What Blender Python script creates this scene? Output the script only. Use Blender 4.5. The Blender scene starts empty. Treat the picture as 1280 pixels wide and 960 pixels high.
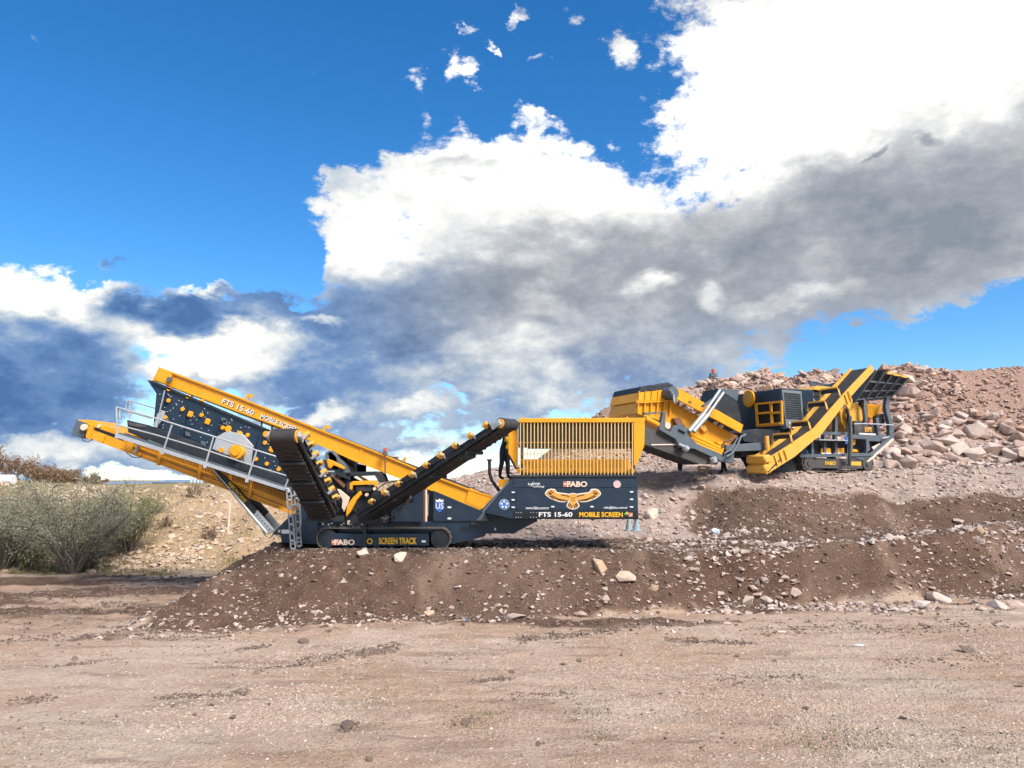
import bpy, bmesh, math, random
import numpy as np
from mathutils import Vector, Matrix

R = math.radians
SC = bpy.context.scene
COL = SC.collection

# ---------------------------------------------------------------- camera
CAM_H, FPX, HORIZON = 3.6, 967.0, 598.0
PITCH = math.atan((HORIZON - 480.0) / FPX)
cam_data = bpy.data.cameras.new('camera')
cam_data.sensor_width = 36.0
cam_data.lens = 36.0 * FPX / 1280.0
cam_data.clip_start = 0.1
cam_data.clip_end = 6000.0
cam = bpy.data.objects.new('camera', cam_data)
cam.location = (0, 0, CAM_H)
cam.rotation_euler = (R(90) + PITCH, 0, 0)
COL.objects.link(cam)
SC.camera = cam
CP, SP = math.cos(PITCH), math.sin(PITCH)


def ray(px, py):
    u, v = (px - 640.0) / FPX, (480.0 - py) / FPX
    return Vector((u, CP - v * SP, SP + v * CP))


def P(px, py, Y):
    d = ray(px, py)
    t = Y / d.y
    return Vector((d.x * t, Y, CAM_H + d.z * t))


def D(py, z):
    d = ray(640, py)
    return (z - CAM_H) / d.z * d.y


def azel(px, py):
    d = ray(px, py).normalized()
    return math.atan2(d.x, d.y), math.asin(d.z)


# ---------------------------------------------------------------- world, sun, exposure
SUN_EL, SUN_AZ = R(46), R(140)          # azimuth clockwise from +Y (the view direction)
world = bpy.data.worlds.new('World')
SC.world = world
world.use_nodes = True
EXPO = 1.42
SC.view_settings.view_transform = 'Standard'
SC.view_settings.look = 'None'
SC.view_settings.exposure = EXPO
SC.view_settings.gamma = 1.0
SC.view_settings.use_curve_mapping = False
SC.cycles.use_denoising = True
SC.cycles.use_adaptive_sampling = True
SC.cycles.adaptive_threshold = 0.03
SC.cycles.adaptive_min_samples = 12
SC.cycles.max_bounces = 5
SC.cycles.diffuse_bounces = 2
SC.cycles.glossy_bounces = 2
SC.cycles.transparent_max_bounces = 8

sun_data = bpy.data.lights.new('sun', 'SUN')
sun_data.energy = 2.2
sun_data.angle = R(24)
sun_data.color = (1.0, 0.95, 0.87)
sun = bpy.data.objects.new('sun', sun_data)
sd = Vector((math.sin(SUN_AZ) * math.cos(SUN_EL), math.cos(SUN_AZ) * math.cos(SUN_EL), math.sin(SUN_EL)))
sun.rotation_euler = (-sd).to_track_quat('-Z', 'Y').to_euler()
sun.location = (20, -20, 40)
COL.objects.link(sun)


class NT:
    """small helper for building node trees"""
    def __init__(self, tree):
        self.t = tree
        self.n = tree.nodes
        self.l = tree.links
        self.n.clear()

    def node(self, typ, **kw):
        nd = self.n.new(typ)
        for k, v in kw.items():
            setattr(nd, k, v)
        return nd

    def set(self, sock, v):
        if hasattr(v, 'is_output'):
            self.l.new(v, sock)
        else:
            sock.default_value = v

    def math(self, op, a, b=0.0, c=0.0, clamp=False):
        nd = self.node('ShaderNodeMath', operation=op, use_clamp=clamp)
        self.set(nd.inputs[0], a)
        self.set(nd.inputs[1], b)
        if len(nd.inputs) > 2:
            self.set(nd.inputs[2], c)
        return nd.outputs[0]

    def vmath(self, op, a, b=(0, 0, 0)):
        nd = self.node('ShaderNodeVectorMath', operation=op)
        self.set(nd.inputs[0], a)
        if op == 'SCALE':
            self.set(nd.inputs['Scale'], b)
        else:
            self.set(nd.inputs[1], b)
        return nd.outputs[1] if op in ('LENGTH', 'DOT_PRODUCT', 'DISTANCE') else nd.outputs[0]

    def noise(self, vec, scale, detail=4.0, rough=0.5, lac=2.0, out='Fac', dist=0.0):
        nd = self.node('ShaderNodeTexNoise')
        if vec is not None:
            self.l.new(vec, nd.inputs['Vector'])
        nd.inputs['Scale'].default_value = scale
        nd.inputs['Detail'].default_value = detail
        nd.inputs['Roughness'].default_value = rough
        nd.inputs['Lacunarity'].default_value = lac
        nd.inputs['Distortion'].default_value = dist
        return nd.outputs[out] if out in nd.outputs else nd.outputs[0]

    def maprange(self, v, a, b, c=0.0, d=1.0, smooth=False):
        nd = self.node('ShaderNodeMapRange', interpolation_type='SMOOTHSTEP' if smooth else 'LINEAR')
        self.set(nd.inputs['Value'], v)
        for k, x in (('From Min', a), ('From Max', b), ('To Min', c), ('To Max', d)):
            self.set(nd.inputs[k], x)
        return nd.outputs[0]

    def mix(self, f, a, b, blend='MIX'):
        nd = self.node('ShaderNodeMix', data_type='RGBA', blend_type=blend)
        self.set(nd.inputs[0], f)
        for s, v in ((6, a), (7, b)):
            if isinstance(v, tuple) and len(v) == 3:
                v = v + (1.0,)
            self.set(nd.inputs[s], v)
        return nd.outputs[2]

    def ramp(self, f, stops):
        nd = self.node('ShaderNodeValToRGB')
        self.l.new(f, nd.inputs[0])
        cr = nd.color_ramp
        while len(cr.elements) < len(stops):
            cr.elements.new(0.5)
        for e, (p, c) in zip(cr.elements, stops):
            e.position = p
            e.color = tuple(c) + ((1.0,) if len(c) == 3 else ())
        return nd.outputs[0]


def build_sky():
    k = NT(world.node_tree)
    out = k.node('ShaderNodeOutputWorld')
    tc = k.node('ShaderNodeTexCoord')
    dirv = tc.outputs['Generated']
    sky = k.node('ShaderNodeTexSky', sky_type='NISHITA')
    sky.sun_disc = False
    sky.sun_elevation = SUN_EL
    sky.sun_rotation = SUN_AZ
    sky.altitude = 600.0
    sky.air_density = 1.0
    sky.dust_density = 0.3
    sky.ozone_density = 5.0
    hs = k.node('ShaderNodeHueSaturation')
    hs.inputs['Saturation'].default_value = 1.28
    hs.inputs['Value'].default_value = 0.95
    k.l.new(sky.outputs[0], hs.inputs['Color'])
    bg_sky = k.node('ShaderNodeBackground')
    bg_sky.inputs['Strength'].default_value = 0.074
    k.l.new(hs.outputs[0], bg_sky.inputs['Color'])

    sep = k.node('ShaderNodeSeparateXYZ')
    k.l.new(dirv, sep.inputs[0])
    az = k.math('ARCTAN2', sep.outputs[0], sep.outputs[1])
    el = k.math('ARCSINE', sep.outputs[2])
    comb = k.node('ShaderNodeCombineXYZ')
    k.l.new(az, comb.inputs[0])
    k.l.new(el, comb.inputs[1])
    ae = comb.outputs[0]
    # cloud coordinates, flattened towards the horizon
    sq = k.vmath('MULTIPLY', dirv, (1.0, 1.0, 1.7))
    w1 = k.noise(sq, 5.0, 3.0, 0.55, out='Color')
    w2 = k.noise(sq, 22.0, 5.0, 0.62, out='Color')
    warp = k.vmath('SCALE', k.vmath('SUBTRACT', w1, (0.5, 0.5, 0.5)), 0.13)
    warp2 = k.vmath('SCALE', k.vmath('SUBTRACT', w2, (0.5, 0.5, 0.5)), 0.075)
    p = k.vmath('ADD', ae, k.vmath('ADD', warp, warp2))
    psoft = k.vmath('ADD', ae, k.vmath('ADD', warp, k.vmath('SCALE', warp2, 0.7)))

    def blob(vec, px, py, rx, ry, rot=0.0):
        a0, e0 = azel(px, py)
        a1, _ = azel(px + rx, py)
        a2, _ = azel(px - rx, py)
        _, e1 = azel(px, py - ry)
        _, e2 = azel(px, py + ry)
        m = k.node('ShaderNodeMapping', vector_type='TEXTURE')
        k.l.new(vec, m.inputs['Vector'])
        m.inputs['Location'].default_value = (a0, e0, 0)
        m.inputs['Rotation'].default_value = (0, 0, R(rot))
        m.inputs['Scale'].default_value = ((a1 - a2) / 2, (e1 - e2) / 2, 1)
        m2 = k.vmath('MULTIPLY', m.outputs[0], (1, 1, 0))
        return k.maprange(k.vmath('LENGTH', m2), 1.25, 0.25, 0.0, 1.0, smooth=True)

    def field(vec, base, blobs):
        acc = base
        for (px, py, rx, ry, rot, w) in blobs:
            acc = k.math('MULTIPLY_ADD', blob(vec, px, py, rx, ry, rot), w, acc)
        return acc

    fine = k.noise(sq, 9.0, 10.0, 0.60)
    fine2 = k.noise(sq, 38.0, 7.0, 0.66)
    # beyond the frame: broken cloud from noise alone
    broad = k.noise(sq, 1.6, 3.0, 0.5)
    infront = k.maprange(k.math('ABSOLUTE', az), 0.62, 0.95, 1.0, 0.0, smooth=True)
    lowsky = k.maprange(el, 0.66, 0.9, 1.0, 0.0, smooth=True)
    inframe = k.math('MULTIPLY', infront, lowsky)
    outcov = k.maprange(broad, 0.40, 0.60, -0.55, 0.75)
    base = k.math('MULTIPLY_ADD', k.math('SUBTRACT', 1.0, inframe), k.math('ADD', outcov, 0.62), -0.62)
    cov = field(p, base, [
        (1130, 20, 390, 270, 0, 1.7), (1010, 130, 230, 120, 0, 0.6),
        (640, 285, 255, 100, 8, 1.35), (555, 208, 80, 66, 0, 0.8), (490, 228, 66, 52, 0, 0.5), (640, 190, 60, 50, 0, 0.4), (715, 200, 90, 60, 0, 0.6), (425, 290, 56, 80, 0, 0.9), (410, 335, 40, 30, 0, 0.4), (700, 120, 60, 40, 0, -0.25), (790, 150, 40, 60, 0, -0.3), (660, 490, 330, 60, 0, 0.55), (450, 378, 90, 44, 0, 0.75), (500, 540, 260, 60, 0, 0.55), (330, 560, 160, 50, 0, 0.3),
        (905, 350, 560, 110, 9, 1.5), (640, 430, 280, 80, 0, 0.9), (1150, 290, 260, 110, 14, 0.7),
        (50, 375, 120, 62, -8, 1.35), (190, 385, 110, 42, 0, 0.75), (20, 480, 190, 105, 0, 1.3),
        (280, 430, 170, 60, -4, 1.3), (430, 455, 130, 70, 0, 0.8), (380, 470, 210, 90, 0, 0.45),
        (120, 572, 260, 34, 0, 1.2), (420, 580, 260, 30, 0, 0.65), (700, 560, 240, 26, 0, 0.35),
        (155, 325, 30, 14, 20, 0.75), (607, 42, 22, 16, -20, 0.72), (637, 64, 18, 10, 0, 0.7), (655, 12, 38, 18, 20, 0.78),
        (683, 76, 18, 14, 0, 0.62), (600, 108, 30, 20, 40, 0.55), (672, 150, 34, 24, -20, 0.6), (545, 140, 20, 30, 0, 0.5),
        (765, 45, 26, 34, 0, 0.5), (720, 20, 14, 22, 0, 0.5), (430, 240, 34, 26, 0, 0.5),
        (1260, 410, 120, 40, 10, -1.2), (1165, 452, 120, 26, 8, -1.0), (560, 505, 70, 12, 0, -0.6), (720, 500, 60, 14, 10, -0.35),
        (845, 350, 18, 6, 20, -0.5), (350, 330, 60, 50, 0, -0.35),
    ])
    dens_in = k.math('MULTIPLY_ADD', k.math('SUBTRACT', fine, 0.5), 1.9, cov)
    dens_in = k.math('MULTIPLY_ADD', k.math('SUBTRACT', fine2, 0.5), 1.5, dens_in)
    dens = k.maprange(dens_in, -0.16, 0.34, 0.0, 1.0, smooth=True)
    # how much light each stretch of cloud passes on
    b0 = k.math('MULTIPLY_ADD', k.math('SUBTRACT', 1.0, inframe), 0.22, 0.30)
    lit = field(psoft, b0, [
        (1060, 60, 470, 165, 6, 0.95), (900, 165, 210, 75, 4, 0.42),
        (560, 265, 210, 92, 12, 0.52), (440, 300, 80, 62, 0, 0.34), (735, 230, 170, 72, 6, 0.42), (560, 190, 110, 60, 0, 0.30),
        (30, 350, 120, 52, -14, 1.0), (120, 345, 90, 32, -10, 0.7), (245, 360, 45, 16, 0, 0.7), (260, 435, 150, 32, -2, 0.75), (190, 450, 80, 26, 0, 0.35), (390, 413, 40, 10, 0, 0.5),
        (825, 342, 42, 20, 14, 0.6), (905, 370, 25, 26, 0, 0.45), (690, 385, 60, 20, 0, 0.28), (640, 440, 110, 26, 8, 0.3), (980, 385, 130, 16, 10, 0.22), (610, 475, 150, 20, 0, 0.22),
        (390, 510, 60, 12, 0, 0.5), (520, 520, 60, 10, 0, 0.3),
        (60, 562, 230, 20, 0, 0.36), (380, 584, 240, 12, 0, 0.22), (560, 560, 110, 12, 0, 0.3), (700, 575, 260, 20, 0, 0.15),
        (610, 40, 130, 60, 0, 0.6), (640, 130, 160, 50, 0, 0.6),
        (205, 388, 120, 34, -2, -0.30), (30, 480, 190, 80, -6, -0.25), (330, 385, 60, 18, -8, -0.2), (155, 325, 34, 16, 20, -0.3),
        (1200, 262, 250, 58, 14, -0.17), (900, 300, 260, 30, 6, -0.10), (640, 365, 240, 34, 6, -0.12), (600, 212, 78, 18, 0, -0.5), (470, 440, 120, 40, 0, -0.12), (1050, 420, 160, 30, 8, -0.1),
        (1100, 196, 26, 8, 25, -0.4), (1170, 178, 20, 10, 0, -0.4),
    ])
    lit = k.math('MULTIPLY_ADD', k.math('SUBTRACT', fine, 0.5), 1.25, lit)
    lit = k.math('MULTIPLY_ADD', k.math('SUBTRACT', fine2, 0.5), 0.5, lit)
    # thin edges let more light through
    lit = k.math('MULTIPLY_ADD', k.maprange(dens_in, 0.05, 0.55, 1.0, 0.0), 0.12, lit)
    g = 0.5 ** EXPO
    blue = k.ramp(lit, [(0.0, (0.085 * g, 0.19 * g, 0.42 * g)), (0.25, (0.19 * g, 0.33 * g, 0.60 * g)), (0.5, (0.50 * g, 0.60 * g, 0.72 * g)), (0.8, (1.0 * g, 1.0 * g, 0.97 * g)), (1.0, (1.25 * g, 1.25 * g, 1.2 * g))])
    grey = k.ramp(lit, [(0.0, (0.27 * g, 0.31 * g, 0.37 * g)), (0.25, (0.40 * g, 0.43 * g, 0.48 * g)), (0.5, (0.60 * g, 0.62 * g, 0.65 * g)), (0.8, (1.0 * g, 1.0 * g, 0.98 * g)), (1.0, (1.3 * g, 1.3 * g, 1.26 * g))])
    side = k.maprange(az, -0.30, 0.02, 0.0, 1.0, smooth=True)
    lowel = k.maprange(el, 0.07, 0.24, 0.0, 1.0, smooth=True)
    tone = k.mix(k.math('MULTIPLY', side, k.math('MULTIPLY_ADD', lowel, 0.92, 0.08)), blue, grey)
    bg_cl = k.node('ShaderNodeBackground')
    bg_cl.inputs['Strength'].default_value = 1.0
    k.l.new(tone, bg_cl.inputs['Color'])
    mx = k.node('ShaderNodeMixShader')
    k.l.new(dens, mx.inputs[0])
    k.l.new(bg_sky.outputs[0], mx.inputs[1])
    k.l.new(bg_cl.outputs[0], mx.inputs[2])
    k.l.new(mx.outputs[0], out.inputs['Surface'])
    world.cycles.sampling_method = 'NONE'


build_sky()


# ================================================================ helpers
rng = random.Random(7)
NR = np.random.default_rng(11)


def _hash(ix, iy, seed):
    h = (ix.astype(np.int64) * 374761393 + iy.astype(np.int64) * 668265263 + seed * 974634777) & 0x7fffffff
    h = ((h ^ (h >> 13)) * 1274126177) & 0x7fffffff
    h = (h ^ (h >> 16)) & 0x7fffffff
    return (h % 100003) / 100003.0


def vnoise(x, y, seed=0):
    x0, y0 = np.floor(x), np.floor(y)
    fx, fy = x - x0, y - y0
    fx, fy = fx * fx * (3 - 2 * fx), fy * fy * (3 - 2 * fy)
    a, b = _hash(x0, y0, seed), _hash(x0 + 1, y0, seed)
    c, d = _hash(x0, y0 + 1, seed), _hash(x0 + 1, y0 + 1, seed)
    return (a + (b - a) * fx) * (1 - fy) + (c + (d - c) * fx) * fy


def fbm(x, y, oct=4, seed=0, gain=0.5):
    s, amp, tot = 0.0, 1.0, 0.0
    for i in range(oct):
        s = s + amp * (vnoise(x, y, seed + i * 17) - 0.5)
        tot += amp
        amp *= gain
        x, y = x * 2.03 + 11.3, y * 2.03 + 5.7
    return s / tot * 2.0


def sstep(a, b, v):
    t = np.clip((v - a) / (b - a), 0, 1)
    return t * t * (3 - 2 * t)


def ramp01(t):
    """near-linear ramp with rounded toe and lip"""
    t = np.clip(t, 0, 1)
    return 0.65 * t + 0.35 * t * t * (3 - 2 * t)


def line_px(pts):
    """(px, row, z) list -> X and Y arrays of the world points where those pixels meet height z"""
    xs, ys = [], []
    for px, row, z in pts:
        Y = D(row, z)
        xs.append((px - 640) / FPX * Y / (CP - (480 - row) / FPX * SP))
        ys.append(Y)
    return np.array(xs), np.array(ys)


def profile_px(pts, Y):
    """(px, row) list at depth Y -> X and Z arrays"""
    q = [P(px, row, Y) for px, row in pts]
    return np.array([a.x for a in q]), np.array([a.z for a in q])


TOEX, TOEY = line_px([(-100, 800, 0), (150, 795, 0), (200, 788, 0), (350, 782, 0), (500, 777, 0), (640, 774, 0), (800, 766, 0),
                      (900, 761, 0), (1000, 754, 0), (1150, 749, 0), (1280, 744, 0), (1500, 740, 0)])
LIPX, LIPY = line_px([(200, 691, 1.45), (345, 691, 1.45), (640, 692, 1.45), (800, 691, 1.45), (940, 690, 1.47), (1000, 688, 1.5),
                      (1100, 676, 1.7), (1200, 664, 1.9), (1280, 654, 2.05), (1500, 650, 2.1)])
LIPZ = np.array([1.45, 1.45, 1.45, 1.45, 1.47, 1.5, 1.7, 1.9, 2.05, 2.1])
HILX, HILZ = profile_px([(840, 690), (860, 672), (880, 652), (905, 629), (930, 618), (960, 611), (1010, 608), (1050, 605), (1100, 605),
                         (1130, 612), (1180, 611), (1230, 609), (1280, 617), (1400, 614)], 31.0)
CRX, CRZ = profile_px([(500, 608), (640, 600), (690, 580), (720, 548), (751, 514), (775, 506), (800, 502), (840, 494), (880, 484), (900, 478), (940, 474),
                       (960, 470), (990, 478), (1020, 468), (1050, 472), (1065, 478), (1090, 472), (1120, 464), (1150, 464),
                       (1190, 466), (1230, 462), (1280, 459), (1500, 455), (1900, 452)], 51.0)


def base_height(x, y):
    """large shape of the land, without the small roughness"""
    toe = np.interp(x, TOEX, TOEY) + 0.5 * fbm(x * 0.5, y * 0.3, 2, 3)
    lip = np.interp(x, LIPX, LIPY)
    hz = np.interp(x, LIPX, LIPZ)
    front = ramp01((y - toe) / np.maximum(lip - toe, 0.5))
    left = ramp01((x + 9.6 + 0.10 * (y - 20) + 0.3 * fbm(x * 0.6, y * 0.6, 2, 9)) / 2.7)
    back = 1 - sstep(27.5, 30.5, y) * (x < -2)
    m = np.minimum(front, left)
    # right of the machine the rubble heap stands a little above the haul path behind it
    dip = sstep(0.3, 2.0, y - lip) * np.clip(hz - 1.47, 0, 1)
    plat = m * (hz - dip) * np.where(x < -4, back, 1.0)
    # embankment up to the bench
    etoe = np.interp(x, [-60, -12, -7, -4, 0, 4, 7, 10, 20, 60], [30.5, 31.2, 31.0, 29.6, 28.0, 27.3, 27.8, 29.2, 31.0, 33])
    etop = np.interp(x, [-60, -12, -7, -4, 0, 4, 7, 10, 20, 60], [36.5, 37.5, 36.8, 35.4, 34.0, 33.4, 33.6, 34.2, 34.8, 36])
    etoe = etoe + 0.6 * fbm(x * 0.35, y * 0.1, 3, 21)
    benchR = np.interp(y, [30, 31.5, 34.2, 38, 46, 120], [3.15, 3.35, 3.82, 3.95, 4.4, 4.6])
    benchL = np.interp(y, [30, 40, 60, 120, 900], [3.15, 3.15, 3.08, 2.6, 0.0])
    s = sstep(-6.0, 1.0, x)
    bench = benchL * (1 - s) + benchR * s
    t = ramp01((y - etoe) / (etop - etoe))
    z = plat + np.maximum(bench - plat, 0) * t
    # dark soil tipped on the bench edge
    hc = np.interp(x, HILX, HILZ)
    htoe = np.interp(x, [5, 6.5, 10, 13.5, 17.5, 25], [27.5, 27.4, 27.6, 29.2, 28.8, 29])
    htop = htoe + 3.4
    up = ramp01((y - htoe) / (htop - htoe))
    hz2 = plat + (hc - plat) * up
    z = np.where((x > 4.5) & (y < htop + 3), np.maximum(np.where(y < htop, np.minimum(z, hz2 + 5) * 0 + np.maximum(hz2, 0), z), np.where(y < htop, hz2, z)), z)
    bl = sstep(6.0, 8.5, x)
    z_noh = plat + np.maximum(bench - plat, 0) * t
    after = np.where(y >= htop, hc + (bench - hc) * sstep(0.0, 1.6, y - htop), hz2)
    z = z_noh * (1 - bl) + after * bl
    # upper rock embankment
    cr = np.interp(x, CRX, CRZ)
    ctoe = np.interp(x, [0, 5, 10, 16, 22, 40], [42, 41, 41.5, 42.5, 43.6, 45]) + 0.8 * fbm(x * 0.3, y * 0.1, 3, 31)
    ctop = 51.0
    tt = ramp01((y - ctoe) / (ctop - ctoe))
    cr = cr + (0.35 * fbm(x * 0.9, y * 0.5, 3, 33) + 0.15) * sstep(44, 49, y) * sstep(31, 27, x) * sstep(7, 10, x)
    z = z + np.maximum(cr - z, 0) * tt * sstep(-6, 0, x)
    # low scrubby rise at the far left
    z = z + 1.3 * sstep(0, -7, x + 0.60 * y) * sstep(44, 66, y) * (1 - sstep(90, 180, y))
    return z


def zones(x, y):
    """surface kinds at a point: soil, rubble, tan, grass weights"""
    toe = np.interp(x, TOEX, TOEY)
    lip = np.interp(x, LIPX, LIPY)
    n = fbm(x * 0.5, y * 0.5, 4, 41)
    soil = sstep(-0.35, 0.35, y - toe + 0.30 * n + 0.1) * (1 - sstep(27.5, 30.0, y - 0.6 * n))
    soil = np.maximum(soil * sstep(-9.4, -8.4, x + 0.12 * (y - 20)), 0)
    # churned ground left of the mound
    churn = sstep(18.4, 20.5, y + 1.4 * n + 0.10 * (x + 10)) * (1 - sstep(28, 31.5, y + 1.5 * n)) * (x < -6)
    soil = np.maximum(soil, 0.75 * churn * (0.55 + 0.45 * sstep(-0.3, 0.25, fbm(x * 0.25, y * 1.2, 4, 43))))
    # trampled soil dragged out in front of the mound
    apron = sstep(-3.6, -0.3, y - toe) * sstep(-1.5, 3.5, x + 1.5 * n) + 0.7 * sstep(-1.6, -0.2, y - toe)
    soil = np.maximum(soil, np.clip(apron, 0, 1) * (y < toe + 0.5) * (x > -10) * sstep(-0.25, 0.45, fbm(x * 0.22, y * 1.1, 4, 45) + 0.12))
    hill = sstep(5.8, 7.6, x + 0.7 * n) * sstep(26, 27, y) * (1 - sstep(31.0, 32.2, y + 0.8 * n))
    rub = sstep(26.6, 28.5, y + 0.7 * n) * sstep(-5.5, -2.0, x + n)
    rub = np.maximum(rub * (1 - hill), 0)
    soil = np.maximum(soil * (1 - rub), hill)
    tan = sstep(29.5, 31.5, y + 0.6 * n) * sstep(-2.0, -5.5, x + n)
    grass = sstep(29.4, 30.4, y + 0.9 * n) * (1 - sstep(31.2, 32.2, y + n)) * sstep(-5, -8, x) * sstep(-0.35, 0.2, fbm(x * 0.5, y * 0.9, 3, 47))
    grass = np.maximum(1.3 * grass, 0.6 * tan * sstep(-14.8, -17.0, x - 0.2 * (y - 33) + n))
    return soil, rub, tan, grass


def height(x, y):
    x, y = np.asarray(x, float), np.asarray(y, float)
    z = base_height(x, y)
    soil, rub, tan, grass = zones(x, y)
    near = 1 - sstep(60, 110, y)
    # wheel ruts and scrapes in the foreground run across the view
    rut = fbm(x * 0.10 + 0.02 * y, y * 1.3 + 0.10 * x, 4, 51)
    fore = (1 - soil) * (1 - rub) * (1 - tan)
    z = z + fore * near * (0.085 * rut + 0.028 * fbm(x * 2.2, y * 3.0, 3, 57) + 0.05 * np.abs(fbm(x * 0.5 + 0.15 * y, y * 2.6, 3, 59)) * sstep(0.0, 0.4, fbm(x * 0.15, y * 0.4, 2, 55)))
    z = z + soil * near * (0.15 * fbm(x * 1.1, y * 1.3, 4, 61) + 0.085 * fbm(x * 4.2, y * 4.2, 3, 67))
    z = z + soil * (x < -7) * near * 0.11 * fbm(x * 0.22 + 0.1 * y, y * 2.0, 4, 71)
    z = z + np.maximum(rub, tan) * near * (0.22 * fbm(x * 0.8, y * 0.8, 4, 75) + 0.08 * fbm(x * 3.2, y * 3.2, 3, 79))
    # gullies down the left bank
    z = z + tan * near * 0.20 * fbm(x * 0.9, y * 0.12, 3, 83) * sstep(31, 33, y)
    # keep the machine's standing level
    flat = sstep(0.15, 0.8, np.minimum(np.minimum(y - 22.9, 27.3 - y), np.minimum(x + 7.2, 5.2 - x)))
    z = z * (1 - flat) + (1.45 + 0.03 * fbm(x * 2, y * 2, 3, 91)) * flat
    return z


# ---------------------------------------------------------------- materials
MATS = {}


def finish(k, bsdf):
    out = k.node('ShaderNodeOutputMaterial')
    k.l.new(bsdf.outputs[0], out.inputs['Surface'])


def paint(name, col, rough=0.45, metal=0.0, dirt=0.35, dirt_col=(0.22, 0.16, 0.12), spec=0.5, scale=2.0, coat=0.0):
    m = bpy.data.materials.new(name)
    m.use_nodes = True
    k = NT(m.node_tree)
    b = k.node('ShaderNodeBsdfPrincipled')
    tc = k.node('ShaderNodeTexCoord')
    v = tc.outputs['Object']
    n1 = k.noise(v, scale, 6, 0.65)
    n2 = k.noise(v, scale * 9, 4, 0.6)
    c1 = k.mix(k.maprange(n1, 0.35, 0.7, 0.0, 1.0), tuple(c * 0.88 for c in col), tuple(min(1, c * 1.08) for c in col))
    f = k.math('MULTIPLY', k.maprange(k.math('ADD', n1, k.math('MULTIPLY', n2, 0.5)), 0.72, 1.05, 0.0, 1.0, smooth=True), dirt)
    c2 = k.mix(f, c1, dirt_col)
    k.l.new(c2, b.inputs['Base Color'])
    k.set(b.inputs['Roughness'], k.maprange(n2, 0.3, 0.7, max(0.05, rough - 0.1), min(1, rough + 0.15)))
    b.inputs['Metallic'].default_value = metal
    b.inputs['Specular IOR Level'].default_value = spec
    b.inputs['Coat Weight'].default_value = coat
    bp = k.node('ShaderNodeBump')
    bp.inputs['Strength'].default_value = 0.06
    bp.inputs['Distance'].default_value = 0.02
    k.l.new(n2, bp.inputs['Height'])
    k.l.new(bp.outputs[0], b.inputs['Normal'])
    finish(k, b)
    MATS[name] = m
    return m


def stone(name, cols, scale=3.0, rough=0.9, bump=0.5):
    """rock with a colour of its own per object and mottling"""
    m = bpy.data.materials.new(name)
    m.use_nodes = True
    k = NT(m.node_tree)
    b = k.node('ShaderNodeBsdfPrincipled')
    tc = k.node('ShaderNodeTexCoord')
    oi = k.node('ShaderNodeObjectInfo')
    geo = k.node('ShaderNodeNewGeometry')
    v = k.vmath('ADD', tc.outputs['Object'], k.vmath('SCALE', (7.0, 3.0, 5.0), oi.outputs['Random']))
    n1 = k.noise(v, scale, 7, 0.65)
    n2 = k.noise(v, scale * 6, 5, 0.6)
    rnd = k.math('FRACT', k.math('ADD', oi.outputs['Random'], geo.outputs['Random Per Island']))
    c = k.ramp(rnd, [(i / max(1, len(cols) - 1), q) for i, q in enumerate(cols)])
    c = k.mix(k.maprange(n1, 0.42, 0.8, 0.0, 0.55), c, (0.20, 0.125, 0.09))
    c = k.mix(k.maprange(n2, 0.45, 0.75, 0.0, 0.6), c, (0.60, 0.51, 0.45))
    k.l.new(c, b.inputs['Base Color'])
    b.inputs['Roughness'].default_value = rough
    b.inputs['Specular IOR Level'].default_value = 0.25
    bp = k.node('ShaderNodeBump')
    bp.inputs['Strength'].default_value = bump
    bp.inputs['Distance'].default_value = 0.05
    k.l.new(k.math('ADD', n1, k.math('MULTIPLY', n2, 0.4)), bp.inputs['Height'])
    k.l.new(bp.outputs[0], b.inputs['Normal'])
    finish(k, b)
    MATS[name] = m
    return m


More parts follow.
